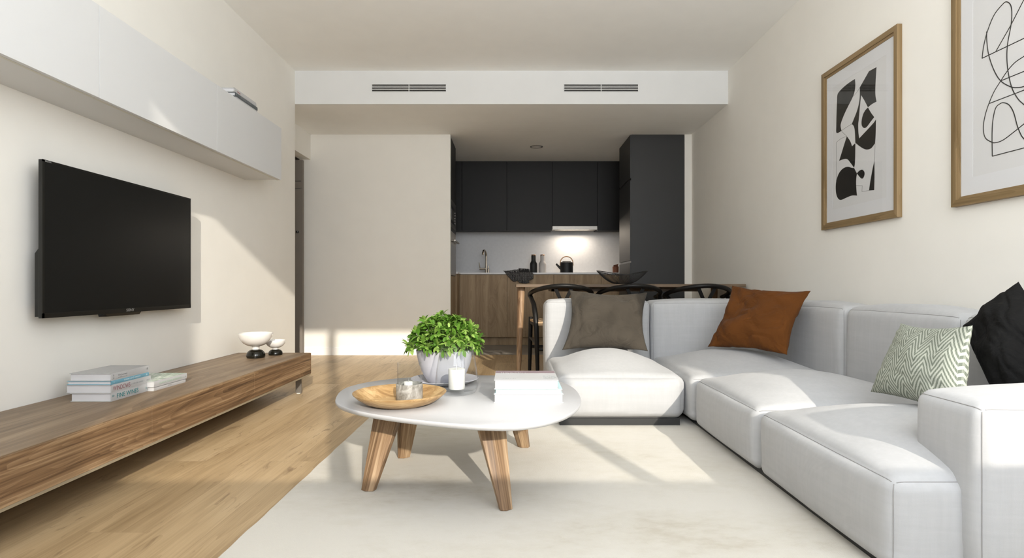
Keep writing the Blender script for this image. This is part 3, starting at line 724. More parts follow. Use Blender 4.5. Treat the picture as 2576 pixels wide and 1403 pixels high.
spine_text(b, 'M A X', .0065, -.02, .009, M['inkgrey'], 1.5, .18)
b = book((-1.590 - .09, 2.565 + .124, z + .018), .180, .248, .026, M['coverwhite'], M['paperwhite'], 'white book with a green printed cover on the low bench stack', R(-1.5), g, top=M['printed'])
spine_text(b, 'GRAPHIC DESIGN REFERENCES', .0115, -.088, .012, M['inkgreen'], 1.05, .18); spine_text(b, 'a', .011, .108, .013, M['inkgrey'], 1, .18)

# books on the wall cabinet
g = 'books on the wall cabinet'
z = CZ1
b = book((-1.666 - .11, 3.475 + .145, z), .22, .29, .012, M['coverwhite'], M['paper'], 'thin white book under two others on the far wall cabinet', group=g)
z += .012
b = book((-1.664 - .11, 3.463 + .151, z), .22, .302, .022, M['coverdark'], M['paper'], 'slate grey book between two white ones on the far wall cabinet', group=g)
spine_text(b, 'B', .016, -.143, .011, M['inkpale'], .8, .22)
spine_text(b, 'INTERIOR DESIGN', .0185, -.085, .011, M['inkgrey'], .95, .22)
z += .022
b = book((-1.664 - .11, 3.455 + .150, z), .215, .295, .026, M['coverwhite'], M['paper'], 'white book with small red lettering on top of the wall-cabinet books', group=g, board=.004)
spine_text(b, 'design', .013, -.115, .012, M['inkred'], 1.3, .215)

# ------------------------------------------------------------------ bowls on pedestals
def goblet(c, s_bowl, h, hb, rb, label):
    t = thing('pedestal_bowl', c, label, 'decorative bowl', 'pedestal bowls on the bench end')
    # black dome base
    pb = [(0, 0), (rb * .93, 0)] + [(rb * (1 if a < 20 else 1) * math.cos(R(a)) ** .75, hb * .22 + hb * .78 * math.sin(R(a))) for a in range(0, 70, 6)] + [(0, hb)]
    MB().lathe(pb, c, 56).build('base', M['blackgloss'], t, smooth=True)
    zs = hb * .97; rs = rb * .40; z1 = h - s_bowl * .82
    MB().lathe([(0, zs), (rs, zs), (rs * .96, (zs + z1) / 2), (rs * 1.04, z1 + .004), (0, z1 + .004)], c, 40).build('stem', M['ceramic'], t, smooth=True)
    pr = [(0, z1)]
    for a in range(0, 91, 6):
        pr.append((s_bowl * math.sin(R(a)) ** .9 if a else 0.0001, h - (h - z1) * math.cos(R(a)) ** 1.0))
    inner = [(r * .955, zz + .004) for r, zz in pr[::-1][1:-1]]
    pr2 = pr + [(s_bowl * .985, h + .0025)] + [(s_bowl * .955, h)] + inner + [(0, z1 + .008)]
    MB().lathe(pr2, c, 64).build('bowl', M['ceramic'], t, smooth=True)
goblet((-1.672, 3.755, ZT), .105, .158, .056, .058, 'larger white bowl on a black dome foot at the far end of the bench')
goblet((-1.603, 3.90, ZT), .064, .098, .040, .046, 'smaller white bowl on a black dome foot beside the larger one')

# ------------------------------------------------------------------ pictures
def picture(y0, y1, z0, z1, label):
    t = thing('framed_picture', (1.91, (y0 + y1) / 2, z0), label, 'picture', 'oak framed pictures on the wall')
    xf, xb, fw = 1.885, 1.91, 0.040
    iy0, iy1, iz0, iz1 = y0 + fw, y1 - fw, z0 + fw, z1 - fw
    # mitred bars, outer face stepping down to an inner lip
    def bar(name, o0, o1, i1, i0, mat):
        mb = MB()
        m0 = tuple(a + (b - a) * .68 for a, b in zip(o0, i0)); m1 = tuple(a + (b - a) * .68 for a, b in zip(o1, i1))
        mb.hexa([(xb, *o0), (xb, *o1), (xb, *m1), (xb, *m0)], [(xf, *o0), (xf, *o1), (xf, *m1), (xf, *m0)])
        mb.hexa([(xb, *m0), (xb, *m1), (xb, *i1), (xb, *i0)], [(xf + .006, *m0), (xf + .006, *m1), (xf + .009, *i1), (xf + .009, *i0)])
        mb.build(name, mat, t, bevel=.0006)
    bar('frame_rail', (y0, z0), (y1, z0), (iy1, iz0), (iy0, iz0), M['oakframe'])
    bar('frame_rail', (y0, z1), (y1, z1), (iy1, iz1), (iy0, iz1), M['oakframe'])
    bar('frame_stile', (y0, z0), (y0, z1), (iy0, iz1), (iy0, iz0), M['oakframe_v'])
    bar('frame_stile', (y1, z0), (y1, z1), (iy1, iz1), (iy1, iz0), M['oakframe_v'])
    py0, py1, pz0, pz1 = iy0 + .062, iy1 - .062, iz0 + .072, iz1 - .072
    mt = MB()
    mt.box(1.8980, 1.8990, iy0, py0, iz0, iz1).box(1.8980, 1.8990, py1, iy1, iz0, iz1).box(1.8980, 1.8990, py0, py1, iz0, pz0).box(1.8980, 1.8990, py0, py1, pz1, iz1)
    mt.build('mount', M['mount'], t)
    pr = MB().box(1.8985, 1.9005, py0 - .004, py1 + .004, pz0 - .004, pz1 + .004).build('print', M['print'], t)
    MB().box(1.8945, 1.8955, iy0 - .001, iy1 + .001, iz0 - .001, iz1 + .001).build('picture_glass', M['picglass'], t)
    return t, pr
def clip(v, lo, hi): return max(lo, min(hi, v))
t, pr = picture(2.824, 3.518, 1.082, 2.029, 'oak framed print of black cut-out shapes on the wall over the sofa')
sh = MB()
for s in ART_SHAPES:
    pts = bez(s, 6, True)
    sh.prism([(p[0], p[1]) for p in pts], 1.8979, 1.8986, axis=0)
for l in ART_LINES:
    sh.tube([(1.8984, p[0], p[1]) for p in bez(l, 8)], .0007, 5)
sh.build('black_shapes', M['inkblack'], pr)
t, pr = picture(1.784, 2.478, 1.082, 2.029, 'oak framed print of looping black lines, cut off by the photo edge')
sh = MB()
for l in LINE_ART + LINE_MORE:
    sh.tube([(1.8984, p[0], p[1]) for p in bez(l, 8)], .0019, 6)
sh.build('looping_lines', M['inkblack'], pr)

# ------------------------------------------------------------------ coffee table
TZ = 0.335
t = thing('coffee_table', (-0.2, 2.17, RUG), 'low white pebble-shaped coffee table on four splayed wooden legs', 'coffee table')
out = [(p[0], p[1]) for p in bez([(a, b, 0) for a, b in TABLE], 4, True)]
cx_ = sum(p[0] for p in out) / len(out); cy_ = sum(p[1] for p in out) / len(out)
def scaled(k): return [(cx_ + (x - cx_) * k, cy_ + (y - cy_) * k) for x, y in out]
tb = MB(); rings = [(scaled(.955), TZ - .020), (scaled(.985), TZ - .016), (scaled(.997), TZ - .010), (out, TZ - .006), (scaled(.998), TZ - .0015), (scaled(.995), TZ)]
n = len(out); vs = []; fs = []
for r, zz in rings: vs += [(x, y, zz) for x, y in r]
for i in range(len(rings) - 1):
    for k in range(n): fs.append((i * n + k, i * n + (k + 1) % n, (i + 1) * n + (k + 1) % n, (i + 1) * n + k))
fs.append(tuple(reversed(range(n)))); fs.append(tuple(range((len(rings) - 1) * n, len(rings) * n)))
tb.add(vs, fs).build('tabletop', M['table_white'], t, smooth=True, angle=50)
# wedge legs: wide at the top, narrow at the foot, leaning outwards; an inner ridge makes the section a flat diamond
def table_leg(foot, top, wf, wt, ang):
    mb = MB(); ca, sa = math.cos(R(ang)), math.sin(R(ang))     # width direction
    def sec(c, w, d, z):
        u = (ca, sa); v = (-sa, ca)
        pts = [(-w / 2, -d * .25), (-w * .05, -d / 2), (w / 2, -d * .28), (w / 2, d * .28), (0, d / 2), (-w / 2, d * .25)]
        return [(c[0] + u[0] * a + v[0] * b, c[1] + u[1] * a + v[1] * b, z) for a, b in pts]
    A = sec(foot, wf, wf * .8, RUG + .0008); B = sec(top, wt, wt * .55, TZ - .019)
    mb.add(A + B, [tuple(range(6))[::-1], tuple(range(6, 12))] + [(i, (i + 1) % 6, 6 + (i + 1) % 6, 6 + i) for i in range(6)])
    # local z runs up the leg so that the grain follows it
    F = Vector((foot[0], foot[1], RUG)); q = (Vector((top[0], top[1], TZ)) - F).to_track_quat('Z', 'Y'); qi = q.inverted()
    o = mb.build('leg', M['legwood'], t, bevel=.0015)
    org = Vector(ORG[t.name])
    for v in o.data.vertices: v.co = qi @ (v.co + org - F)
    o.location = F - org; o.rotation_mode = 'QUATERNION'; o.rotation_quaternion = q
table_leg((-.520, 2.085), (-.452, 2.17), .050, .118, -18)
table_leg((-.022, 1.905), (-.085, 2.01), .042, .110, 22)
table_leg((-.468, 2.480), (-.420, 2.38), .050, .110, 20)
table_leg((.052, 2.640), (-.010, 2.50), .052, .110, -20)

# wooden tray, stone candle cup with glass, plant, saucer, hurricane candle, books
c = (-.391, 2.005, TZ)
tr = MB().lathe([(0, 0), (.088, 0), (.122, .012), (.146, .028), (.160, .041), (.1605, .044), (.158, .0445), (.143, .034), (.119, .019), (.100, .0075), (0, .007)], c, 80)
tag(tr.build('wooden_tray', M['tray'], origin=c, smooth=True, angle=70), 'round shallow ash wood tray on the coffee table', 'tray')
c = (-.366, 2.048, TZ + .0075)
t = thing('stone_candle_cup', c, 'mottled grey stone candle cup with a glass sleeve, standing in the wooden tray', 'candle holder')
MB().lathe([(0, 0), (.0455, 0), (.047, .002), (.047, .056), (.0462, .058), (.0445, .058), (.0436, .056), (.0436, .012), (0, .012)], c, 56).build('cup', M['stone'], t, smooth=True)
MB().lathe([(.0428, .0125), (.0428, .131), (.0416, .131), (.0416, .0125)], c, 56).build('glass_sleeve', M['glass'], t, smooth=True)
c2 = (c[0] - .004, c[1], c[2] + .012)
t = thing('small_candle', c2, 'short white candle inside the mottled stone cup', 'candle')
MB().lathe([(0, 0), (.0155, 0), (.0158, .050), (.0148, .0518), (0, .0505)], c2, 32).build('wax', M['wax'], t, smooth=True)
MB().tube([(c2[0], c2[1], c2[2] + .050), (c2[0] + .001, c2[1], c2[2] + .058), (c2[0] + .0025, c2[1], c2[2] + .063)], .0009, 6).build('wick', M['inkgrey'], t)

# saucer + planter
c = (-.285, 2.428, TZ)
sa = MB().lathe([(0, 0), (.080, 0), (.110, .008), (.139, .021), (.1415, .0225), (.1405, .024), (.136, .0225), (.108, .0115), (.078, .005), (0, .005)], c, 80)
tag(sa.build('saucer', M['pot'], origin=c, smooth=True, angle=70), 'pale lilac-grey saucer under the round planter', 'saucer')
c = (-.285, 2.428, TZ + .0052)
t = thing('potted_plant', c, 'bushy green leafy plant in a pale lilac-grey round pot on the coffee table', 'potted plant')
MB().lathe([(0, 0), (.060, 0), (.072, .006), (.092, .040), (.108, .080), (.1165, .118), (.1195, .137), (.1175, .139), (.1155, .137), (.113, .118), (.104, .09), (0, .088)], c, 72).build('pot', M['pot'], t, smooth=True, angle=70)
MB().lathe([(0, .132), (.06, .133), (.112, .124), (.111, .110)], c, 40).build('soil', M['soil'], t, smooth=True)
rnd = random.Random(11)
lv = MB(); st = MB()
def add_leaf(p, d, L, W, roll):
    d = d.normalized(); side = d.cross(Vector((0, 0, 1)))
    if side.length < .1: side = Vector((1, 0, 0))
    side.normalize(); up = side.cross(d); q = Matrix.Rotation(roll, 3, d); side = q @ side; up = q @ up
    vs = []
    prof = [(0, .08), (.18, .45), (.42, .92), (.66, 1.0), (.86, .62), (1.0, .02)]
    droop = rnd.uniform(.10, .30)
    for s, w_ in prof:
        cpt = p + d * (L * s) - up * (L * droop * s * s)
        e = W * w_ / 2
        vs += [cpt - side * e + up * (e * .30), cpt, cpt + side * e + up * (e * .30)]
    fs = []
    for i in range(len(prof) - 1):
        a = i * 3
        fs += [(a, a + 3, a + 4, a + 1), (a + 1, a + 4, a + 5, a + 2)]
    lv.add(vs, fs)
pc = Vector((c[0], c[1], c[2] + .125))
NS = 150
for i in range(NS):
    # directions over a dome
    zf = 1 - (i + .5) / NS * .98
    zf = max(.03, zf); ph = i * 2.39996 + rnd.uniform(-.2, .2)
    rr = math.sqrt(max(0, 1 - zf * zf))
    d = Vector((rr * math.cos(ph), rr * math.sin(ph), zf))
    rad = rnd.uniform(.115, .150); 
    tip = pc + Vector((d.x * rad * 1.03, d.y * rad * 1.03, max(-.01, d.z) * rad * .94 + .020))
    if i == 60: tip = pc + Vector((.150, -.03, .062)); d = Vector((1, -.2, .2))
    base = pc + Vector((d.x * .045, d.y * .045, -.005))
    mid = (base + tip) / 2 + Vector((0, 0, .02))
    st.tube([base, mid, tip], [.0013, .0011, .0007], 5)
    dn = (tip - mid).normalized()
    k = rnd.randint(6, 8)
    for j in range(k):
        a = j * 2 * math.pi / k + rnd.uniform(-.3, .3)
        s1 = dn.cross(Vector((0.3, .2, 1))).normalized(); s2 = dn.cross(s1)
        out_ = (s1 * math.cos(a) + s2 * math.sin(a))
        ld = dn * rnd.uniform(.35, 1.0) + out_ + Vector((0, 0, .02))
        L = rnd.uniform(.026, .042)
        add_leaf(tip - dn * rnd.uniform(0, .010), ld, L, L * rnd.uniform(.36, .46), rnd.uniform(-.6, .6))
    for j in range(4):
        f = rnd.uniform(.45, .85); q = base.lerp(tip, f) + Vector((0, 0, .01)); a = rnd.uniform(0, 6.28)
        ld = d * .5 + Vector((math.cos(a), math.sin(a), rnd.uniform(-.2, .6)))
        L = rnd.uniform(.020, .030); add_leaf(q, ld, L, L * .4, rnd.uniform(-.5, .5))
lv.build('foliage', M['leaf'], t, smooth=True, angle=180); st.build('stems', M['stem'], t, smooth=True)

# hurricane glass with a pillar candle
c = (-.2125, 2.20, TZ)
prof = [(0, 0), (.055, 0), (.071, .006), (.079, .018), (.082, .035), (.081, .060), (.077, .095), (.071, .130), (.065, .160), (.0615, .178), (.0622, .184)]
inn = [(.0608, .184), (.0600, .178), (.0635, .160), (.0695, .130), (.0755, .095), (.0795, .060), (.0803, .036), (.0775, .022), (.068, .016), (0, .018)]
hg = MB().lathe(prof + inn, c, 64)
tag(hg.build('hurricane_glass', M['glass'], origin=c, smooth=True, angle=70), 'clear glass hurricane vase around the white pillar candle', 'glass vase')
c = (-.2125, 2.20, TZ + .0185)
t = thing('pillar_candle', c, 'white pillar candle inside the clear hurricane glass on the coffee table', 'candle')
MB().lathe([(0, 0), (.0295, 0), (.0312, .003), (.0316, .074), (.0302, .0765), (.020, .0745), (0, .0735)], c, 48).build('wax', M['wax'], t, smooth=True)
MB().tube([(c[0], c[1], c[2] + .072), (c[0], c[1], c[2] + .084), (c[0] - .002, c[1], c[2] + .093)], .0012, 6).build('wick', M['wick'], t)

# books on the coffee table: fore-edge to the camera, spine away (+y)
g = 'books stacked on the coffee table'
z = TZ; yy = 2.028; RT = R(90)
book((.057, yy + .12, z), .240, .2455, .0317, M['coverwhite'], M['paperwhite'], 'widest white book at the bottom of the coffee table stack', RT, g, board=.0026)
z += .0317
book((.057, yy + .113, z), .224, .2375, .0162, M['coveraqua'], M['paperwhite'], 'thin pale aqua book between two white books on the coffee table', RT, g, board=.0018)
z += .0162
b = book((.049, yy + .106, z), .216, .2265, .0325, M['coverwhite'], M['paperwhite'], 'white book with a mauve band topmost on the coffee table', RT, g, board=.0022)
MB().box(.216 / 2 - .060, .216 / 2 - .0015, -.2265 / 2 + .001, .2265 / 2 - .001, .0325, .0328).build('mauve_band', M['covermauve'], b)
def top_text(body, size, x, y, mat, rz=0, st_=1.0):
    # x,y measured in the picture-facing frame of the book (x to the side, y away)
    text('lettering', body, size, (y, -x, .0331), (0, 0, R(-90) + rz), mat, b, st_)
top_text('• 8• • T•', .014, -.082, -.078, M['inkpale'])
top_text('Jiopsku', .034, -.095, .0465, M['coverwhite'])
for i, s_ in enumerate(('RECIPES', 'and notes', 'MODERN', 'LIVING')):
    top_text(s_, .013, .062, -.020 - .019 * i, M['inkpale'], 0, 1.0)

# ------------------------------------------------------------------ sofa
def soft(name, x0, x1, y0, y1, z0, z1, r, parent, crown=0.0, bf=(0, 0, 0, 0), n=26, mat=None, seams='front', seed=0, crown_p=2.4, ce_=1.0):
    """puffy upholstered block; bf bulges of faces (-x,+x,-y,+y)"""
    lo = Vector((x0, y0, z0)); hi = Vector((x1, y1, z1)); ce = (lo + hi) / 2; hf = (hi - lo) / 2
    def ease(s): return math.sin(s * math.pi / 2) * .55 + s * .45
    def f(u, v, w_):
        p = Vector((ce.x + hf.x * u, ce.y + hf.y * v, ce.z + hf.z * w_))
        q = Vector([max(lo[i] + r, min(hi[i] - r, p[i])) for i in range(3)])
        d = p - q
        if d.length > 1e-9: p = q + d.normalized() * r
        cu = (1 - abs(u) ** crown_p) ** ce_; cv = (1 - abs(v) ** crown_p) ** ce_; cw = 1 - abs(w_) ** 2
        cw2 = max(0, 1 - ((w_ + .0)) ** 2) ** .7
        if w_ > 0: p.z += crown * cu * cv * w_
        if u < 0: p.x += bf[0] * u * (1 - v * v * v * v) * cw2
        else: p.x += bf[1] * u * (1 - v ** 4) * cw2
        if v < 0: p.y += bf[2] * v * (1 - u ** 4) * cw2
        else: p.y += bf[3] * v * (1 - u ** 4) * cw2
        nz = noise.noise(p * 3.1 + Vector((seed * 7.3, 0, 0))) * .008 + noise.noise(p * 9 + Vector((seed * 3.1, 5, 0))) * .0022
        dd = Vector((u, v, w_)).normalized()
        k = 1.0 if w_ > -.6 else .3
        return p + dd * nz * k
    vid = {}; vs = []; fs = []
    def V(u, v, w_):
        key = (round(u, 5), round(v, 5), round(w_, 5))
        if key not in vid: vid[key] = len(vs); vs.append(f(u, v, w_))
        return vid[key]
    T = [ease(-1 + 2 * i / n) for i in range(n + 1)]
    T = [x / T[-1] for x in T]
    for ax in range(3):
        for sgn in (-1, 1):
            for i in range(n):
                for j in range(n):
                    q = []
                    for a, b2 in ((i, j), (i + 1, j), (i + 1, j + 1), (i, j + 1)):
                        c3 = [0, 0, 0]; c3[ax] = sgn; c3[(ax + 1) % 3] = T[a]; c3[(ax + 2) % 3] = T[b2]
                        q.append(V(*c3))
                    fs.append(tuple(q if sgn > 0 else q[::-1]))
    mb = MB(); mb.v = [tuple(v) for v in vs]; mb.f = fs
    o = mb.build(name, mat or M['sofa'], parent, smooth=True, angle=180)
    k = .004 / max(hf)
    def line(pts):
        out_ = []
        for p in pts:
            c = f(*p); dd = Vector((p[0] if abs(p[0]) > .99 else 0, p[1] if abs(p[1]) > .99 else 0, p[2] if abs(p[2]) > .99 else 0)).normalized()
            out_.append(c + dd * .0004)
        MB().tube(out_, .0013, 6).build('seam', M['seam'], o, smooth=True)
    S = [-.97 + 1.94 * i / 40 for i in range(41)]
    E1 = 1.0
    if 'F' in seams: line([(s, -1, E1) for s in S])
    if 'L' in seams: line([(-1, s, E1) for s in S])
    if 'R' in seams: line([(1, s, E1) for s in S])
    if 'f' in seams: line([(-1, -1, s) for s in S])
    if 'g' in seams: line([(1, -1, s) for s in S])
    if 'l' in seams: line([(-1, 1, s) for s in S])
    return o
sofa = thing('sofa', (1.2, 2.8, RUG), 'large pale grey modular corner sofa with puffy seats along the picture wall', 'sofa')
pl_ = MB()
pl_.box(.250, .885, 3.045, 4.06, RUG, .045)
pl_.build('plinth', M['anthracite'], sofa)
MB().box(.975, 1.86, 1.50, 4.06, RUG, .04).build('plinth', M['anthracite'], sofa)
Zs0, Zs1, Zb = .034, .262, .640
bk = .030
soft('backrest', .218, .925, 3.85, 4.10, Zs0, Zb + .006, .045, sofa, .016, (0.004, .004, .010, .004), seams='FfgL', seed=1)
soft('backrest', .930, 1.70, 3.85, 4.10, Zs0, Zb, .045, sofa, .016, (0, 0, .010, .004), seams='Ff', seed=2)
soft('backrest', 1.68, 1.900, 2.93, 3.97, Zs0, Zb, .045, sofa, .020, (.012, 0, .003, 0), seams='Lf', seed=3)
soft('backrest', 1.68, 1.900, 2.165, 2.925, Zs0, Zb, .045, sofa, .024, (.012, 0, .003, .003), seams='Llf', seed=4)
soft('backrest', 1.68, 1.900, 1.60, 2.160, Zs0, Zb, .045, sofa, .024, (.012, 0, 0, .003), seams='Ll', seed=5)
soft('seat_cushion', .222, .912, 3.035, 3.87, Zs0, Zs1 + .010, .058, sofa, .096, (.010, .018, .030, 0), seams='', seed=6, n=38, crown_p=2.2, ce_=1.6)
soft('seat_cushion', .925, 1.70, 3.00, 3.87, Zs0, Zs1 + .006, .040, sofa, .092, (0, 0, .0, 0), seams='F', seed=7, n=34)
soft('seat_cushion', .945, 1.70, 2.245, 2.985, Zs0 - .012, Zs1 + .006, .040, sofa, .085, (.022, 0, .004, .004), seams='FLl', seed=8, n=34)
soft('seat_cushion', .955, 1.70, 1.452, 2.238, Zs0 - .02, Zs1, .040, sofa, .085, (.020, 0, .006, .004), seams='FLf', seed=9, n=34)
soft('armrest', 1.139, 1.900, 1.400, 1.640, Zs0 - .02, .456, .035, sofa, .038, (.008, 0, .010, .006), seams='FfLl', seed=10, n=30)

# ------------------------------------------------------------------ scatter cushions
def pillow(label, name, TL, TR, BR, BL, thick, mat, seed=0, pinch=.10, fold=.010, n=44, uvs=None, ear=.0, peak=1.0, sag=0):
    TL, TR, BR, BL = map(Vector, (TL, TR, BR, BL))
    ce = (TL + TR + BR + BL) / 4
    nrm = ((TR - BL).cross(TL - BR)).normalized()
    if nrm.y > 0: nrm = -nrm               # front faces the room
    vs = []; uv = []; fs = []
    W = ((TR - TL).length + (BR - BL).length) / 2; Hh = ((TL - BL).length + (TR - BR).length) / 2
    def pt(u, v, side):
        # edges curve inward between the corners
        uu = u * (1 - pinch * (1 - v * v) * abs(u) ** 1.0)
        vv = v * (1 - pinch * (.8 if v < 0 else 1.0) * (1 - u * u) * abs(v))
        a, b2 = (uu + 1) / 2, (vv + 1) / 2
        p = (BL * (1 - a) + BR * a) * (1 - b2) + (TL * (1 - a) + TR * a) * b2
        e = max(0, (1 - u * u) * (1 - v * v))
        th = thick / 2 * (e ** .5) * peak
        # sagging belly: fuller low down
        th *= (1 - .18 * v)
        # folds that run out from the corners and across
        P3 = Vector((u * 1.3 + seed * 5.1, v * 1.3, side * 2.0))
        rad = noise.noise(P3) * fold * 1.6
        # long soft folds: ridged noise stretched along a diagonal, stronger near the lower edge and the corners
        ca, sa_ = math.cos(.5 + seed), math.sin(.5 + seed)
        a1, a2 = u * ca + v * sa_, -u * sa_ + v * ca
        rg = 1 - abs(noise.noise(Vector((a1 * .9 + seed * 3.3, a2 * 2.6 + .8 * noise.noise(P3 * 1.4), seed)))) * 3.2
        k = -fold * .9 * max(0, rg) ** 2 * (.45 + .55 * max(abs(u), -v))
        rr = math.hypot(u, v); ang = math.atan2(v, u)
        cre = fold * .55 * math.sin(ang * 9 + 3 * noise.noise(P3 * 2)) * max(0, rr - .35) ** 1.3 * abs(math.sin(2 * ang)) ** .7
        dent = -sag * math.exp(-((u * 1.2) ** 2 + ((v - .1) * 1.6) ** 2) * 1.6)
        edge = e ** .35
        return p + nrm * side * (th + (rad + k + cre + dent) * edge)
    def idx(side, i, j):
        if i in (0, n) or j in (0, n): side = 0
        return (side, i, j)
    vid = {}
    for side in (1, -1):
        for i in range(n):
            for j in range(n):
                q = []
                for a, b2 in ((i, j), (i + 1, j), (i + 1, j + 1), (i, j + 1)):
                    key = idx(side, a, b2)
                    if key not in vid:
                        u, v = -1 + 2 * a / n, -1 + 2 * b2 / n
                        u, v = math.sin(u * math.pi / 2) * .6 + u * .4, math.sin(v * math.pi / 2) * .6 + v * .4
                        vid[key] = len(vs); vs.append(pt(u, v, side)); uv.append((u * W / 2, v * Hh / 2))
                    q.append(vid[key])
                fs.append(tuple(q if side > 0 else q[::-1]))
    mb = MB(); mb.v = [tuple(v) for v in vs]; mb.f = fs
    zb = min(v.z for v in vs)
    o = mb.build(name, mat, origin=(ce.x, ce.y, zb), smooth=True, angle=180, uv=uv)
    return tag(o, label, 'cushion', 'scatter cushions on the sofa')
pillow('square taupe velvet cushion leaning on the sofa back at its open end', 'cushion', (0.3774, 3.8, 0.7159), (0.891, 3.8, 0.7002), (0.8466, 3.6, 0.3354), (0.3103, 3.6, 0.3428), 0.16, M['taupe'], seed=1, pinch=.13, fold=.032, sag=.03)
pillow('rust brown velvet cushion tilted in the inner corner of the sofa', 'cushion', (1.3958, 3.66, 0.745), (1.6677, 3.22, 0.7167), (1.4678, 3.08, 0.3762), (1.1852, 3.5, 0.3734), 0.16, M['rust'], seed=2, pinch=.12, fold=.030, sag=.01)
pillow('rectangular sage and cream chevron cushion in front of the black one', 'cushion', (1.4823, 2.2, 0.6043), (1.4375, 1.8, 0.6234), (1.3582, 1.72, 0.3419), (1.3298, 2.14, 0.353), 0.13, M['chevron'], seed=3, pinch=.13, fold=.009)
pillow('large black cloth cushion leaning in the sofa end behind the armrest', 'cushion', (1.56, 2.0, 0.601), (1.6681, 1.9, 0.7605), (1.6039, 1.66, 0.5394), (1.4797, 1.75, 0.3831), 0.14, M['blackcloth'], seed=4, pinch=.02, fold=.020)

# ------------------------------------------------------------------ dining table
t = thing('dining_table', (.96, 5.0, 0), 'long oak dining table between the sofa back and the kitchen', 'dining table')
DX0, DX1, DY0, DY1, DZ = .029, 1.885, 4.65, 5.45, .7555
MB().box(DX0, DX1, DY0, DY1, DZ - .025, DZ).build('tabletop', M['diningwood'], t, bevel=.003)
MB().box(DX0 + .30, DX1 - .30, DY0 + .20, DY0 + .225, DZ - .062, DZ - .025).box(DX0 + .30, DX1 - .30, DY1 - .20, DY1 - .175, DZ - .062, DZ - .025).box(DX0 + .30, DX0 + .325, DY0 + .2, DY1 - .2, DZ - .062, DZ - .025).box(DX1 - .325, DX1 - .30, DY0 + .2, DY1 - .2, DZ - .062, DZ - .025).build('apron', M['diningwood'], t)
for (tx, ty, fx, fy) in ((.074, 4.76, .050, 4.70), (.074, 5.28, .055, 5.345), (1.850, 4.76, 1.862, 4.70), (1.850, 5.28, 1.858, 5.345)):
    MB().tube([(fx, fy, 0), ((fx * .7 + tx * .3), (fy * .7 + ty * .3), .22), (tx, ty, DZ - .022)], [.018, .022, .031], 20).build('leg', M['dininglegwood'], t, smooth=True, angle=60)

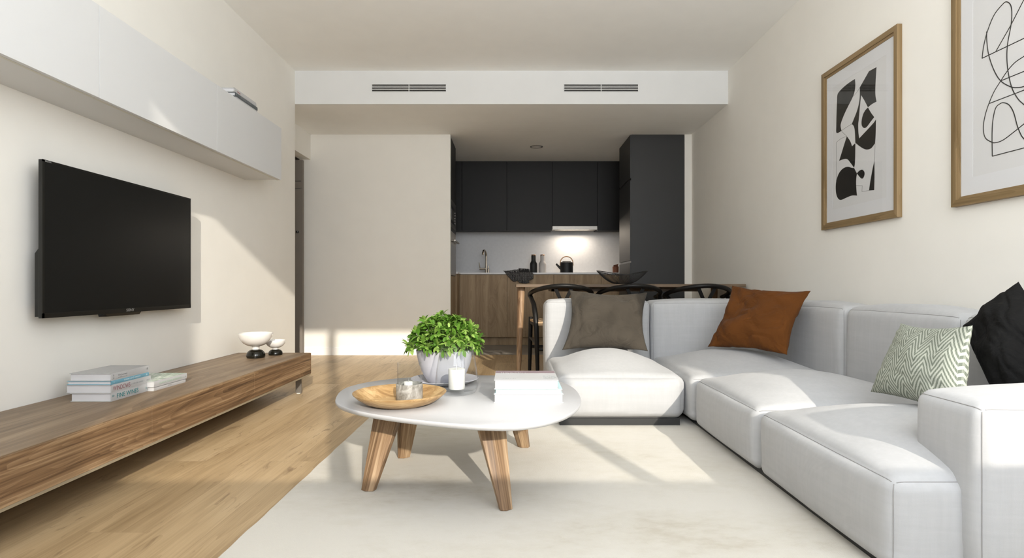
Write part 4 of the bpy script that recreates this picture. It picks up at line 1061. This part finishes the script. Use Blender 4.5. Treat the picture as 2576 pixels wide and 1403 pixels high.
# ------------------------------------------------------------------ wishbone chairs
def make_chair(label):
    t = bpy.data.objects.new('dining_chair', None); COL.objects.link(t); ORG[t.name] = (0, 0, 0)
    tag(t, label, 'chair', 'black dining chairs in a row behind the sofa')
    rail = []
    for i in range(41):
        a = R(-112 + 224 * i / 40)
        x = .257 * math.sin(a); y = .0 - .295 * math.cos(a) * (1 if math.cos(a) > 0 else .75)
        zz = .742 - .075 * (1 - max(-.3, math.cos(a)) + 1e-6) ** .9
        rail.append((x, y, zz))
    MB().tube(rail, [.012] + [.0175 + .002 * math.sin(math.pi * i / 40) for i in range(1, 40)] + [.012], 14, ry=.95).build('back_rail', M['blackwood'], t, smooth=True, angle=80)
    for s in (-1, 1):
        MB().tube([(s * p[0], p[1], p[2]) for p in ((.200, -.200, 0), (.205, -.205, .20), (.212, -.210, .40), (.218, -.200, .50), (.230, -.130, .592), (.251, -.040, .652), (.256, .015, .668))],
                  [.0145, .018, .021, .0215, .0195, .0165, .0145], 14).build('leg', M['blackwood'], t, smooth=True, angle=80)
        MB().tube([(s * .252, .242, 0), (s * .248, .238, .22), (s * .242, .232, .470)], [.0145, .0195, .0195], 14).build('leg', M['blackwood'], t, smooth=True, angle=80)
        MB().tube([(s * .205, -.200, .27), (s * .248, .236, .29)], .009, 10, ry=1.4).build('stretcher', M['blackwood'], t, smooth=True)
        MB().tube([(s * .206, -.200, .415), (s * .244, .234, .425)], .010, 10, ry=1.5).build('seat_rail', M['blackwood'], t, smooth=True)
    MB().tube([(-.205, -.205, .23), (.205, -.205, .23)], .009, 10, ry=1.3).build('stretcher', M['blackwood'], t, smooth=True)
    MB().tube([(-.248, .238, .21), (.248, .238, .21)], .009, 10, ry=1.3).build('stretcher', M['blackwood'], t, smooth=True)
    # woven seat: dished, with four triangular fields
    n = 16; vs = []; fs = []
    for j in range(n + 1):
        for i in range(n + 1):
            u = -1 + 2 * i / n; v = -1 + 2 * j / n
            hw = .205 + (.252 - .205) * (v + 1) / 2
            dish = -.020 * (1 - u * u) * (1 - v * v)
            vs.append((u * hw, .015 + v * .232, .452 + dish + .004 * abs(abs(u) - abs(v))))
    top = len(vs)
    for j in range(n + 1):
        for i in range(n + 1):
            u = -1 + 2 * i / n; v = -1 + 2 * j / n
            hw = .205 + (.252 - .205) * (v + 1) / 2
            vs.append((u * hw, .015 + v * .232, .424 + .012 * (1 - u * u) * (1 - v * v)))
    for j in range(n):
        for i in range(n):
            a = j * (n + 1) + i
            fs.append((a, a + 1, a + n + 2, a + n + 1)); b2 = a + top; fs.append((b2, b2 + n + 1, b2 + n + 2, b2 + 1))
    per = [i for i in range(n + 1)] + [j * (n + 1) + n for j in range(1, n + 1)] + [n * (n + 1) + i for i in range(n - 1, -1, -1)] + [j * (n + 1) for j in range(n - 1, 0, -1)]
    for k in range(len(per)):
        a, b2 = per[k], per[(k + 1) % len(per)]; fs.append((a, top + a, top + b2, b2))
    MB().add(vs, fs).build('seat', M['cord'], t, smooth=True, angle=50)
    # Y-shaped back splat
    def board(path, w, th):
        mb = MB(); vs = []; fs = []
        for (x, y, zz, dx) in path:
            vs += [(x - w / 2 + dx, y, zz), (x + w / 2 + dx, y, zz), (x + w / 2 + dx, y + th, zz), (x - w / 2 + dx, y + th, zz)]
        m = len(path)
        for i in range(m - 1):
            for k in range(4): fs.append((i * 4 + k, i * 4 + (k + 1) % 4, i * 4 + 4 + (k + 1) % 4, i * 4 + 4 + k))
        fs += [(0, 3, 2, 1), (4 * m - 4, 4 * m - 3, 4 * m - 2, 4 * m - 1)]
        return vs, fs
    sp_ = MB()
    sp_.add(*board([(0, -.200, .43, 0), (0, -.225, .52, 0), (0, -.245, .60, 0)], .050, .012))
    for s in (-1, 1):
        sp_.add(*board([(0, -.243, .585, s * .010), (0, -.262, .65, s * .030), (0, -.277, .735, s * .070)], .030, .012))
    sp_.build('back_splat', M['blackwood'], t, bevel=.002)
    return t
def copy_tree(o, parent=None):
    c = o.copy(); COL.objects.link(c)
    if parent: c.parent = parent; c.matrix_parent_inverse = o.matrix_parent_inverse.copy()
    for ch in [x for x in sc.objects if x.parent is o]: copy_tree(ch, c)
    return c
ch0 = make_chair('black wishbone chair nearest the open end of the dining table')
ch1 = copy_tree(ch0); ch1['label'] = 'black wishbone chair in the middle of the row behind the sofa'
ch2 = copy_tree(ch0); ch2['label'] = 'black wishbone chair closest to the picture wall'
ch0.location = (.403, 4.82, 0); ch1.location = (.969, 4.82, 0); ch2.location = (1.535, 4.82, 0)

# ------------------------------------------------------------------ wire bowl
c = (.948, 4.98, DZ)
t = thing('wire_bowl', c, 'wide black wire bowl with upswept corners on the dining table', 'bowl')
def rim(a, k=1.0):
    r = .160 + .052 * abs(math.cos(2 * a)) ** 1.2 if False else .158 + .060 * (math.cos(2 * (a)) * .5 + .5)
    h = .076 + .034 * (math.cos(2 * a) * .5 + .5)
    return r, h
NW = 84; rp_ = []
for i in range(NW * 2):
    a = 2 * math.pi * i / (NW * 2); r, h = rim(a)
    rp_.append((c[0] + r * math.cos(a), c[1] + r * math.sin(a), c[2] + h + .004))
MB().tube(rp_, .0030, 8, closed=True).build('rim_wire', M['matte_black'], t, smooth=True)
wr = MB()
for i in range(NW):
    a = 2 * math.pi * i / NW; r, h = rim(a); path = []
    for k in range(9):
        s = k / 8; q = .28 + .72 * s
        path.append((c[0] + r * q * math.cos(a), c[1] + r * q * math.sin(a), c[2] + .004 + h * s ** 1.7))
    wr.tube(path, .0013, 5)
wr.build('bowl_wires', M['matte_black'], t, smooth=True)
MB().tube([(c[0] + .052 * math.cos(2 * math.pi * i / 40), c[1] + .045 * math.sin(2 * math.pi * i / 40), c[2] + .003) for i in range(40)], .003, 8, closed=True).build('foot_ring', M['matte_black'], t, smooth=True)

# ------------------------------------------------------------------ kitchen
KF = 7.13
# tall units
t = thing('oven_cabinet', (-.96, 6.48, 0), 'tall dark column with microwave and oven beside the partition wall', 'kitchen cabinet')
XI = -.665
MB().box(-1.26, XI - .018, 6.20, 6.76, 0, Z_LO).build('carcass', M['anthracite'], t)
MB().box(XI - .018, XI, 6.205, 6.758, 1.684, Z_LO - .004).build('door', M['anthracite'], t, bevel=.001)
MB().box(XI - .018, XI, 6.205, 6.758, .10, .845).build('drawer_front', M['oakfront'], t, bevel=.001)
mw = MB().box(XI - .018, XI + .001, 6.205, 6.758, 1.39, 1.680).build('microwave', M['darksteel'], t, bevel=.001)
MB().box(XI + .0005, XI + .003, 6.23, 6.60, 1.425, 1.615).build('window_frame', M['black'], mw)
MB().box(XI + .003, XI + .004, 6.27, 6.56, 1.46, 1.58).build('window_pane', M['darksteel'], mw)
k = MB()
for zz in (1.45, 1.48, 1.51, 1.54, 1.57): k.box(XI + .001, XI + .004, 6.66, 6.70, zz, zz + .012)
k.build('buttons', M['steel'], mw)
ov = MB().box(XI - .018, XI + .001, 6.205, 6.758, .855, 1.385).build('oven', M['steel'], t, bevel=.001)
MB().box(XI + .0005, XI + .0025, 6.215, 6.75, 1.335, 1.380).build('display', M['black'], ov)
MB().box(XI + .0005, XI + .003, 6.215, 6.75, .87, 1.19).build('oven_glass', M['darksteel'], ov)
for y in (6.32, 6.64): MB().lathe([(0, 0), (.018, 0), (.017, .022), (0, .024)], (0, 0, 0), 24).build('knob', M['black'], ov, smooth=True).matrix_local = Matrix.Translation(Vector((XI + .001, y, 1.305)) - Vector((-.96, 6.48, 0))) @ Matrix.Rotation(R(90), 4, 'Y')
hdl = MB().tube([(XI + .040, 6.26, 1.232), (XI + .040, 6.72, 1.232)], .009, 12).tube([(XI, 6.29, 1.232), (XI + .040, 6.29, 1.232)], .007, 8).tube([(XI, 6.69, 1.232), (XI + .040, 6.69, 1.232)], .007, 8)
hdl.build('handle', M['steel'], ov, smooth=True, angle=60)

t = thing('tall_cabinet', (1.54, 6.46, 0), 'tall anthracite cabinet column against the picture wall side of the kitchen', 'kitchen cabinet')
XJ = 1.254
MB().box(XJ + .018, 1.832, 6.142, 6.76, 0, Z_LO).build('side_panel', M['anthracite'], t)
for z0, z1 in ((1.885, Z_LO - .004), (1.008, 1.862), (.10, .985)):
    d = MB().box(XJ, XJ + .018, 6.142, 6.758, z0, z1).build('door', M['anthracite'], t, bevel=.001)
MB().box(XJ + .012, XJ + .018, 6.15, 6.758, 1.862, 1.885).box(XJ + .012, XJ + .018, 6.15, 6.758, .985, 1.008).build('grip_channel', M['black'], t)

# wall units
us = [(-1.0, -.653, 1.45, 'narrow charcoal upper cabinet filler next to the oven column'), (-.653, -.072, 1.45, 'charcoal upper cabinet over the kitchen tap'),
      (-.072, .5145, 1.45, 'charcoal upper cabinet over the two pepper grinders'), (.5145, 1.101, 1.51, 'charcoal upper cabinet with the cooker hood under it'), (1.101, 1.75, 1.45, 'charcoal upper cabinet beside the tall anthracite column')]
for x0, x1, z0, lab in us:
    t = thing('upper_cabinet', ((x0 + x1) / 2, 7.62, z0), lab, 'kitchen cabinet', 'charcoal upper cabinets')
    MB().box(x0, x1, 7.482, Y_BACK, z0 + (.0 if z0 > 1.5 else .012), Z_LO).build('cabinet_body', M['charcoal'], t)
    MB().box(x0 + .003, x1 - .003, 7.46, 7.481, z0, Z_LO - .002).build('door', M['charcoal'], t, bevel=.0015)
t = thing('cooker_hood', (.808, 7.63, 1.452), 'slim steel cooker hood with its light on, under the charcoal upper cabinet', 'cooker hood')
MB().box(.518, 1.098, 7.452, 7.478, 1.463, 1.508).build('front_strip', M['steel'], t, bevel=.001)
MB().box(.518, 1.098, 7.478, 7.795, 1.475, 1.508).build('hood_body', M['steel'], t)
MB().hexa([(.56, 7.50, 1.462), (1.055, 7.50, 1.462), (1.055, 7.60, 1.462), (.56, 7.60, 1.462)], [(.535, 7.48, 1.475), (1.08, 7.48, 1.475), (1.08, 7.76, 1.475), (.535, 7.76, 1.475)]).build('filter_panel', M['steel'], t)
lm = bpy.data.materials.new('hood_light'); lm.use_nodes = True
lm.node_tree.nodes['Principled BSDF'].inputs['Emission Color'].default_value = (1, .88, .72, 1); lm.node_tree.nodes['Principled BSDF'].inputs['Emission Strength'].default_value = 4.0
MB().box(.62, 1.0, 7.64, 7.67, 1.470, 1.4745).build('light_strip', lm, t)

# base units and worktop
bs = [(-1.2, -.649, 'narrow oak base unit in the corner beside the oven column'), (-.649, -.064, 'oak base cabinet under the kitchen tap'), (-.064, .511, 'oak base cabinet behind the draped tea towel'), (.511, 1.10, 'oak base cabinet under the black kettle'), (1.10, 1.75, 'oak base cabinet beside the tall anthracite column')]
for x0, x1, lab in bs:
    t = thing('base_cabinet', ((x0 + x1) / 2, 7.45, 0), lab, 'kitchen cabinet', 'oak base cabinets')
    MB().box(x0, x1, KF + .022, Y_BACK, .10, .878).build('cabinet_body', M['oakfront'], t)
    MB().box(x0 + .0015, x1 - .0015, KF, KF + .021, .102, .872).build('door', M['oakfront'], t, bevel=.001)
    MB().box(x0, x1, KF + .06, KF + .075, 0, .10).build('toe_kick', M['oakfront'], t)
t = thing('corner_base_cabinet', (-.95, 6.94, 0), 'oak corner base unit between the oven column and the tap run', 'kitchen cabinet')
MB().box(-1.2, -.655, 6.762, KF - .002, 0, .878).build('side_panel', M['oakfront'], t)
wt = MB().box(-1.2, 1.78, KF - .012, Y_BACK, .880, .900).box(-1.2, -.640, 6.764, KF - .012, .880, .900)
tag(wt.build('worktop', M['counter'], origin=(0, 7.4, .88)), 'thin white kitchen worktop over the oak base cabinets', 'worktop')
WZ = .900
# tap
t = thing('kitchen_tap', (-.345, 7.55, WZ), 'brushed nickel kitchen tap with a tall spout and side lever', 'tap')
tp = MB(); x = -.345; y = 7.55
tp.tube([(x, y, WZ), (x, y, WZ + .22), (x - .002, y - .004, WZ + .262), (x - .010, y - .03, WZ + .290), (x - .020, y - .065, WZ + .298), (x - .030, y - .10, WZ + .288), (x - .034, y - .118, WZ + .262), (x - .035, y - .12, WZ + .235)], .0115, 14)
tp.build('spout', M['nickel'], t, smooth=True, angle=80)
MB().lathe([(0, 0), (.024, 0), (.024, .006), (.0135, .010), (.0135, .13), (0, .13)], (x, y, WZ), 28).build('base', M['nickel'], t, smooth=True)
MB().tube([(x, y, WZ + .058), (x - .085, y, WZ + .058)], .013, 14).build('mixer_body', M['nickel'], t, smooth=True, angle=60)
MB().tube([(x - .078, y, WZ + .06), (x - .085, y - .005, WZ + .10), (x - .090, y - .01, WZ + .142)], [.006, .006, .005], 10).build('lever', M['nickel'], t, smooth=True)
t = thing('soap_dispenser', (-.318, 7.60, WZ), 'slim nickel soap dispenser right behind the kitchen tap', 'soap dispenser')
MB().lathe([(0, 0), (.013, 0), (.013, .06), (.008, .065), (.008, .10), (0, .10)], (-.318, 7.60, WZ), 20).build('body', M['nickel'], t, smooth=True)
# grinders
def grinder(x, mat, lab):
    t = thing('pepper_grinder', (x, 7.55, WZ), lab, 'grinder', 'pepper grinders on the worktop')
    MB().lathe([(0, 0), (.045, 0), (.047, .004), (.047, .115), (.046, .128), (.038, .145), (.031, .158), (.029, .170), (.029, .232), (0, .232)], (x, 7.55, WZ), 40).build('body', mat, t, smooth=True, angle=50)
    MB().lathe([(0, .232), (.027, .232), (.0285, .234), (.0285, .242), (.026, .245), (0, .245)], (x, 7.55, WZ), 32).build('lid', M['copper'], t, smooth=True, angle=50)
grinder(.2765, M['matte_black'], 'black bottle-shaped grinder with a copper lid on the worktop')
grinder(.3945, M['grinderwhite'], 'pale grey bottle-shaped grinder with a copper lid beside the black one')
# hob plate and kettle
tag(MB().box(.59, 1.10, 7.22, 7.68, WZ, WZ + .004).build('hob', M['black'], origin=(.84, 7.45, WZ), bevel=.001), 'flat black glass hob set on the worktop under the cooker hood', 'hob')
KX, KY, KZ = .703, 7.48, WZ + .004
t = thing('kettle', (KX, KY, KZ), 'matte black kettle with a copper loop handle on the worktop', 'kettle')
MB().lathe([(0, 0), (.078, 0), (.083, .004), (.083, .128), (.081, .136), (.070, .140), (0, .140)], (KX, KY, KZ), 56).build('body', M['matte_black'], t, smooth=True, angle=50)
MB().lathe([(0, .140), (.055, .140), (.056, .143), (.056, .148), (.050, .151), (0, .151)], (KX, KY, KZ), 40).build('lid', M['matte_black'], t, smooth=True, angle=50)
MB().tube([(KX - .072, KY, KZ + .055), (KX - .105, KY, KZ + .085), (KX - .135, KY, KZ + .118)], [.020, .015, .012], 18).build('spout', M['matte_black'], t, smooth=True, angle=60)
hn = []
for i in range(25):
    a = math.pi * i / 24
    hn.append((KX - .083 * math.cos(a), KY, KZ + .120 + .092 * math.sin(a) ** .9))
hn = [(KX - .086, KY, KZ + .095)] + hn + [(KX + .086, KY, KZ + .095)]
MB().tube(hn, .0042, 10, ry=1.5).build('handle', M['copper'], t, smooth=True)
# rust-brown utensil cup half hidden by the wire bowl
t = thing('utensil_cup', (1.325, 7.40, WZ), 'rust brown wooden cup on the worktop behind the black wire bowl', 'cup')
MB().lathe([(0, 0), (.038, 0), (.040, .085), (.036, .085), (.034, .006), (0, .006)], (1.325, 7.40, WZ), 32).build('body', M['terracotta'], t, smooth=True, angle=50)
MB().hexa([(1.300, 7.40, WZ + .03), (1.345, 7.40, WZ + .03), (1.345, 7.408, WZ + .03), (1.300, 7.408, WZ + .03)], [(1.297, 7.395, WZ + .10), (1.358, 7.395, WZ + .118), (1.358, 7.402, WZ + .118), (1.297, 7.402, WZ + .10)]).build('wooden_server', M['terracotta'], t)

# tea towel folded over the worktop edge
def towel():
    t_y = KF - .014
    n = 30; m = 26; vs = []; fs = []; uv = []
    # several overlapping folds hang from the edge; top strip lies on the worktop
    def panel(tl, tr, br, bl, yoff, wav, sd):
        b = len(vs)
        for j in range(m + 1):
            for i in range(n + 1):
                u = i / n; v = j / m
                px_ = (tl[0] * (1 - u) + tr[0] * u) * (1 - v) + (bl[0] * (1 - u) + br[0] * u) * v
                pz_ = (tl[1] * (1 - u) + tr[1] * u) * (1 - v) + (bl[1] * (1 - u) + br[1] * u) * v
                pz_ += .006 * math.sin(u * 5 + sd * 2) * v; px_ += .006 * math.sin(v * 4 + sd) * (.3 + u)
                wv = wav * math.sin(u * 9 + v * 3 + sd) * (.35 + v) * .6 + .004 * noise.noise(Vector((u * 4, v * 4, sd)))
                y = t_y - yoff - abs(wv)
                zz = pz_
                over = pz_ - (WZ + .004)
                if over > 0:
                    y = t_y - yoff - abs(wv) * .5 + over * 2.2; zz = WZ + .006 + yoff + over * .55 + .5 * abs(wv)
                vs.append((px_, y, zz)); uv.append((px_ * 1.0 + sd * .13, pz_ + sd * .31))
        for j in range(m):
            for i in range(n):
                a = b + j * (n + 1) + i; fs.append((a, a + 1, a + n + 2, a + n + 1))
    panel((-.118, .926), (.040, .938), (.075, .800), (.000, .792), .004, .014, 1)
    panel((-.035, .905), (.120, .936), (.205, .776), (.088, .768), .018, .018, 4)
    panel((.070, .928), (.245, .898), (.264, .826), (.130, .782), .034, .018, 7)
    mb = MB(); mb.v = vs; mb.f = fs
    o = mb.build('tea_towel', M['towel'], origin=(.07, KF - .02, .87), smooth=True, angle=60, uv=uv)
    so = o.modifiers.new('thickness', 'SOLIDIFY'); so.thickness = .003
    return tag(o, 'crumpled dark dotted tea towel hanging over the worktop edge', 'tea towel')
towel()
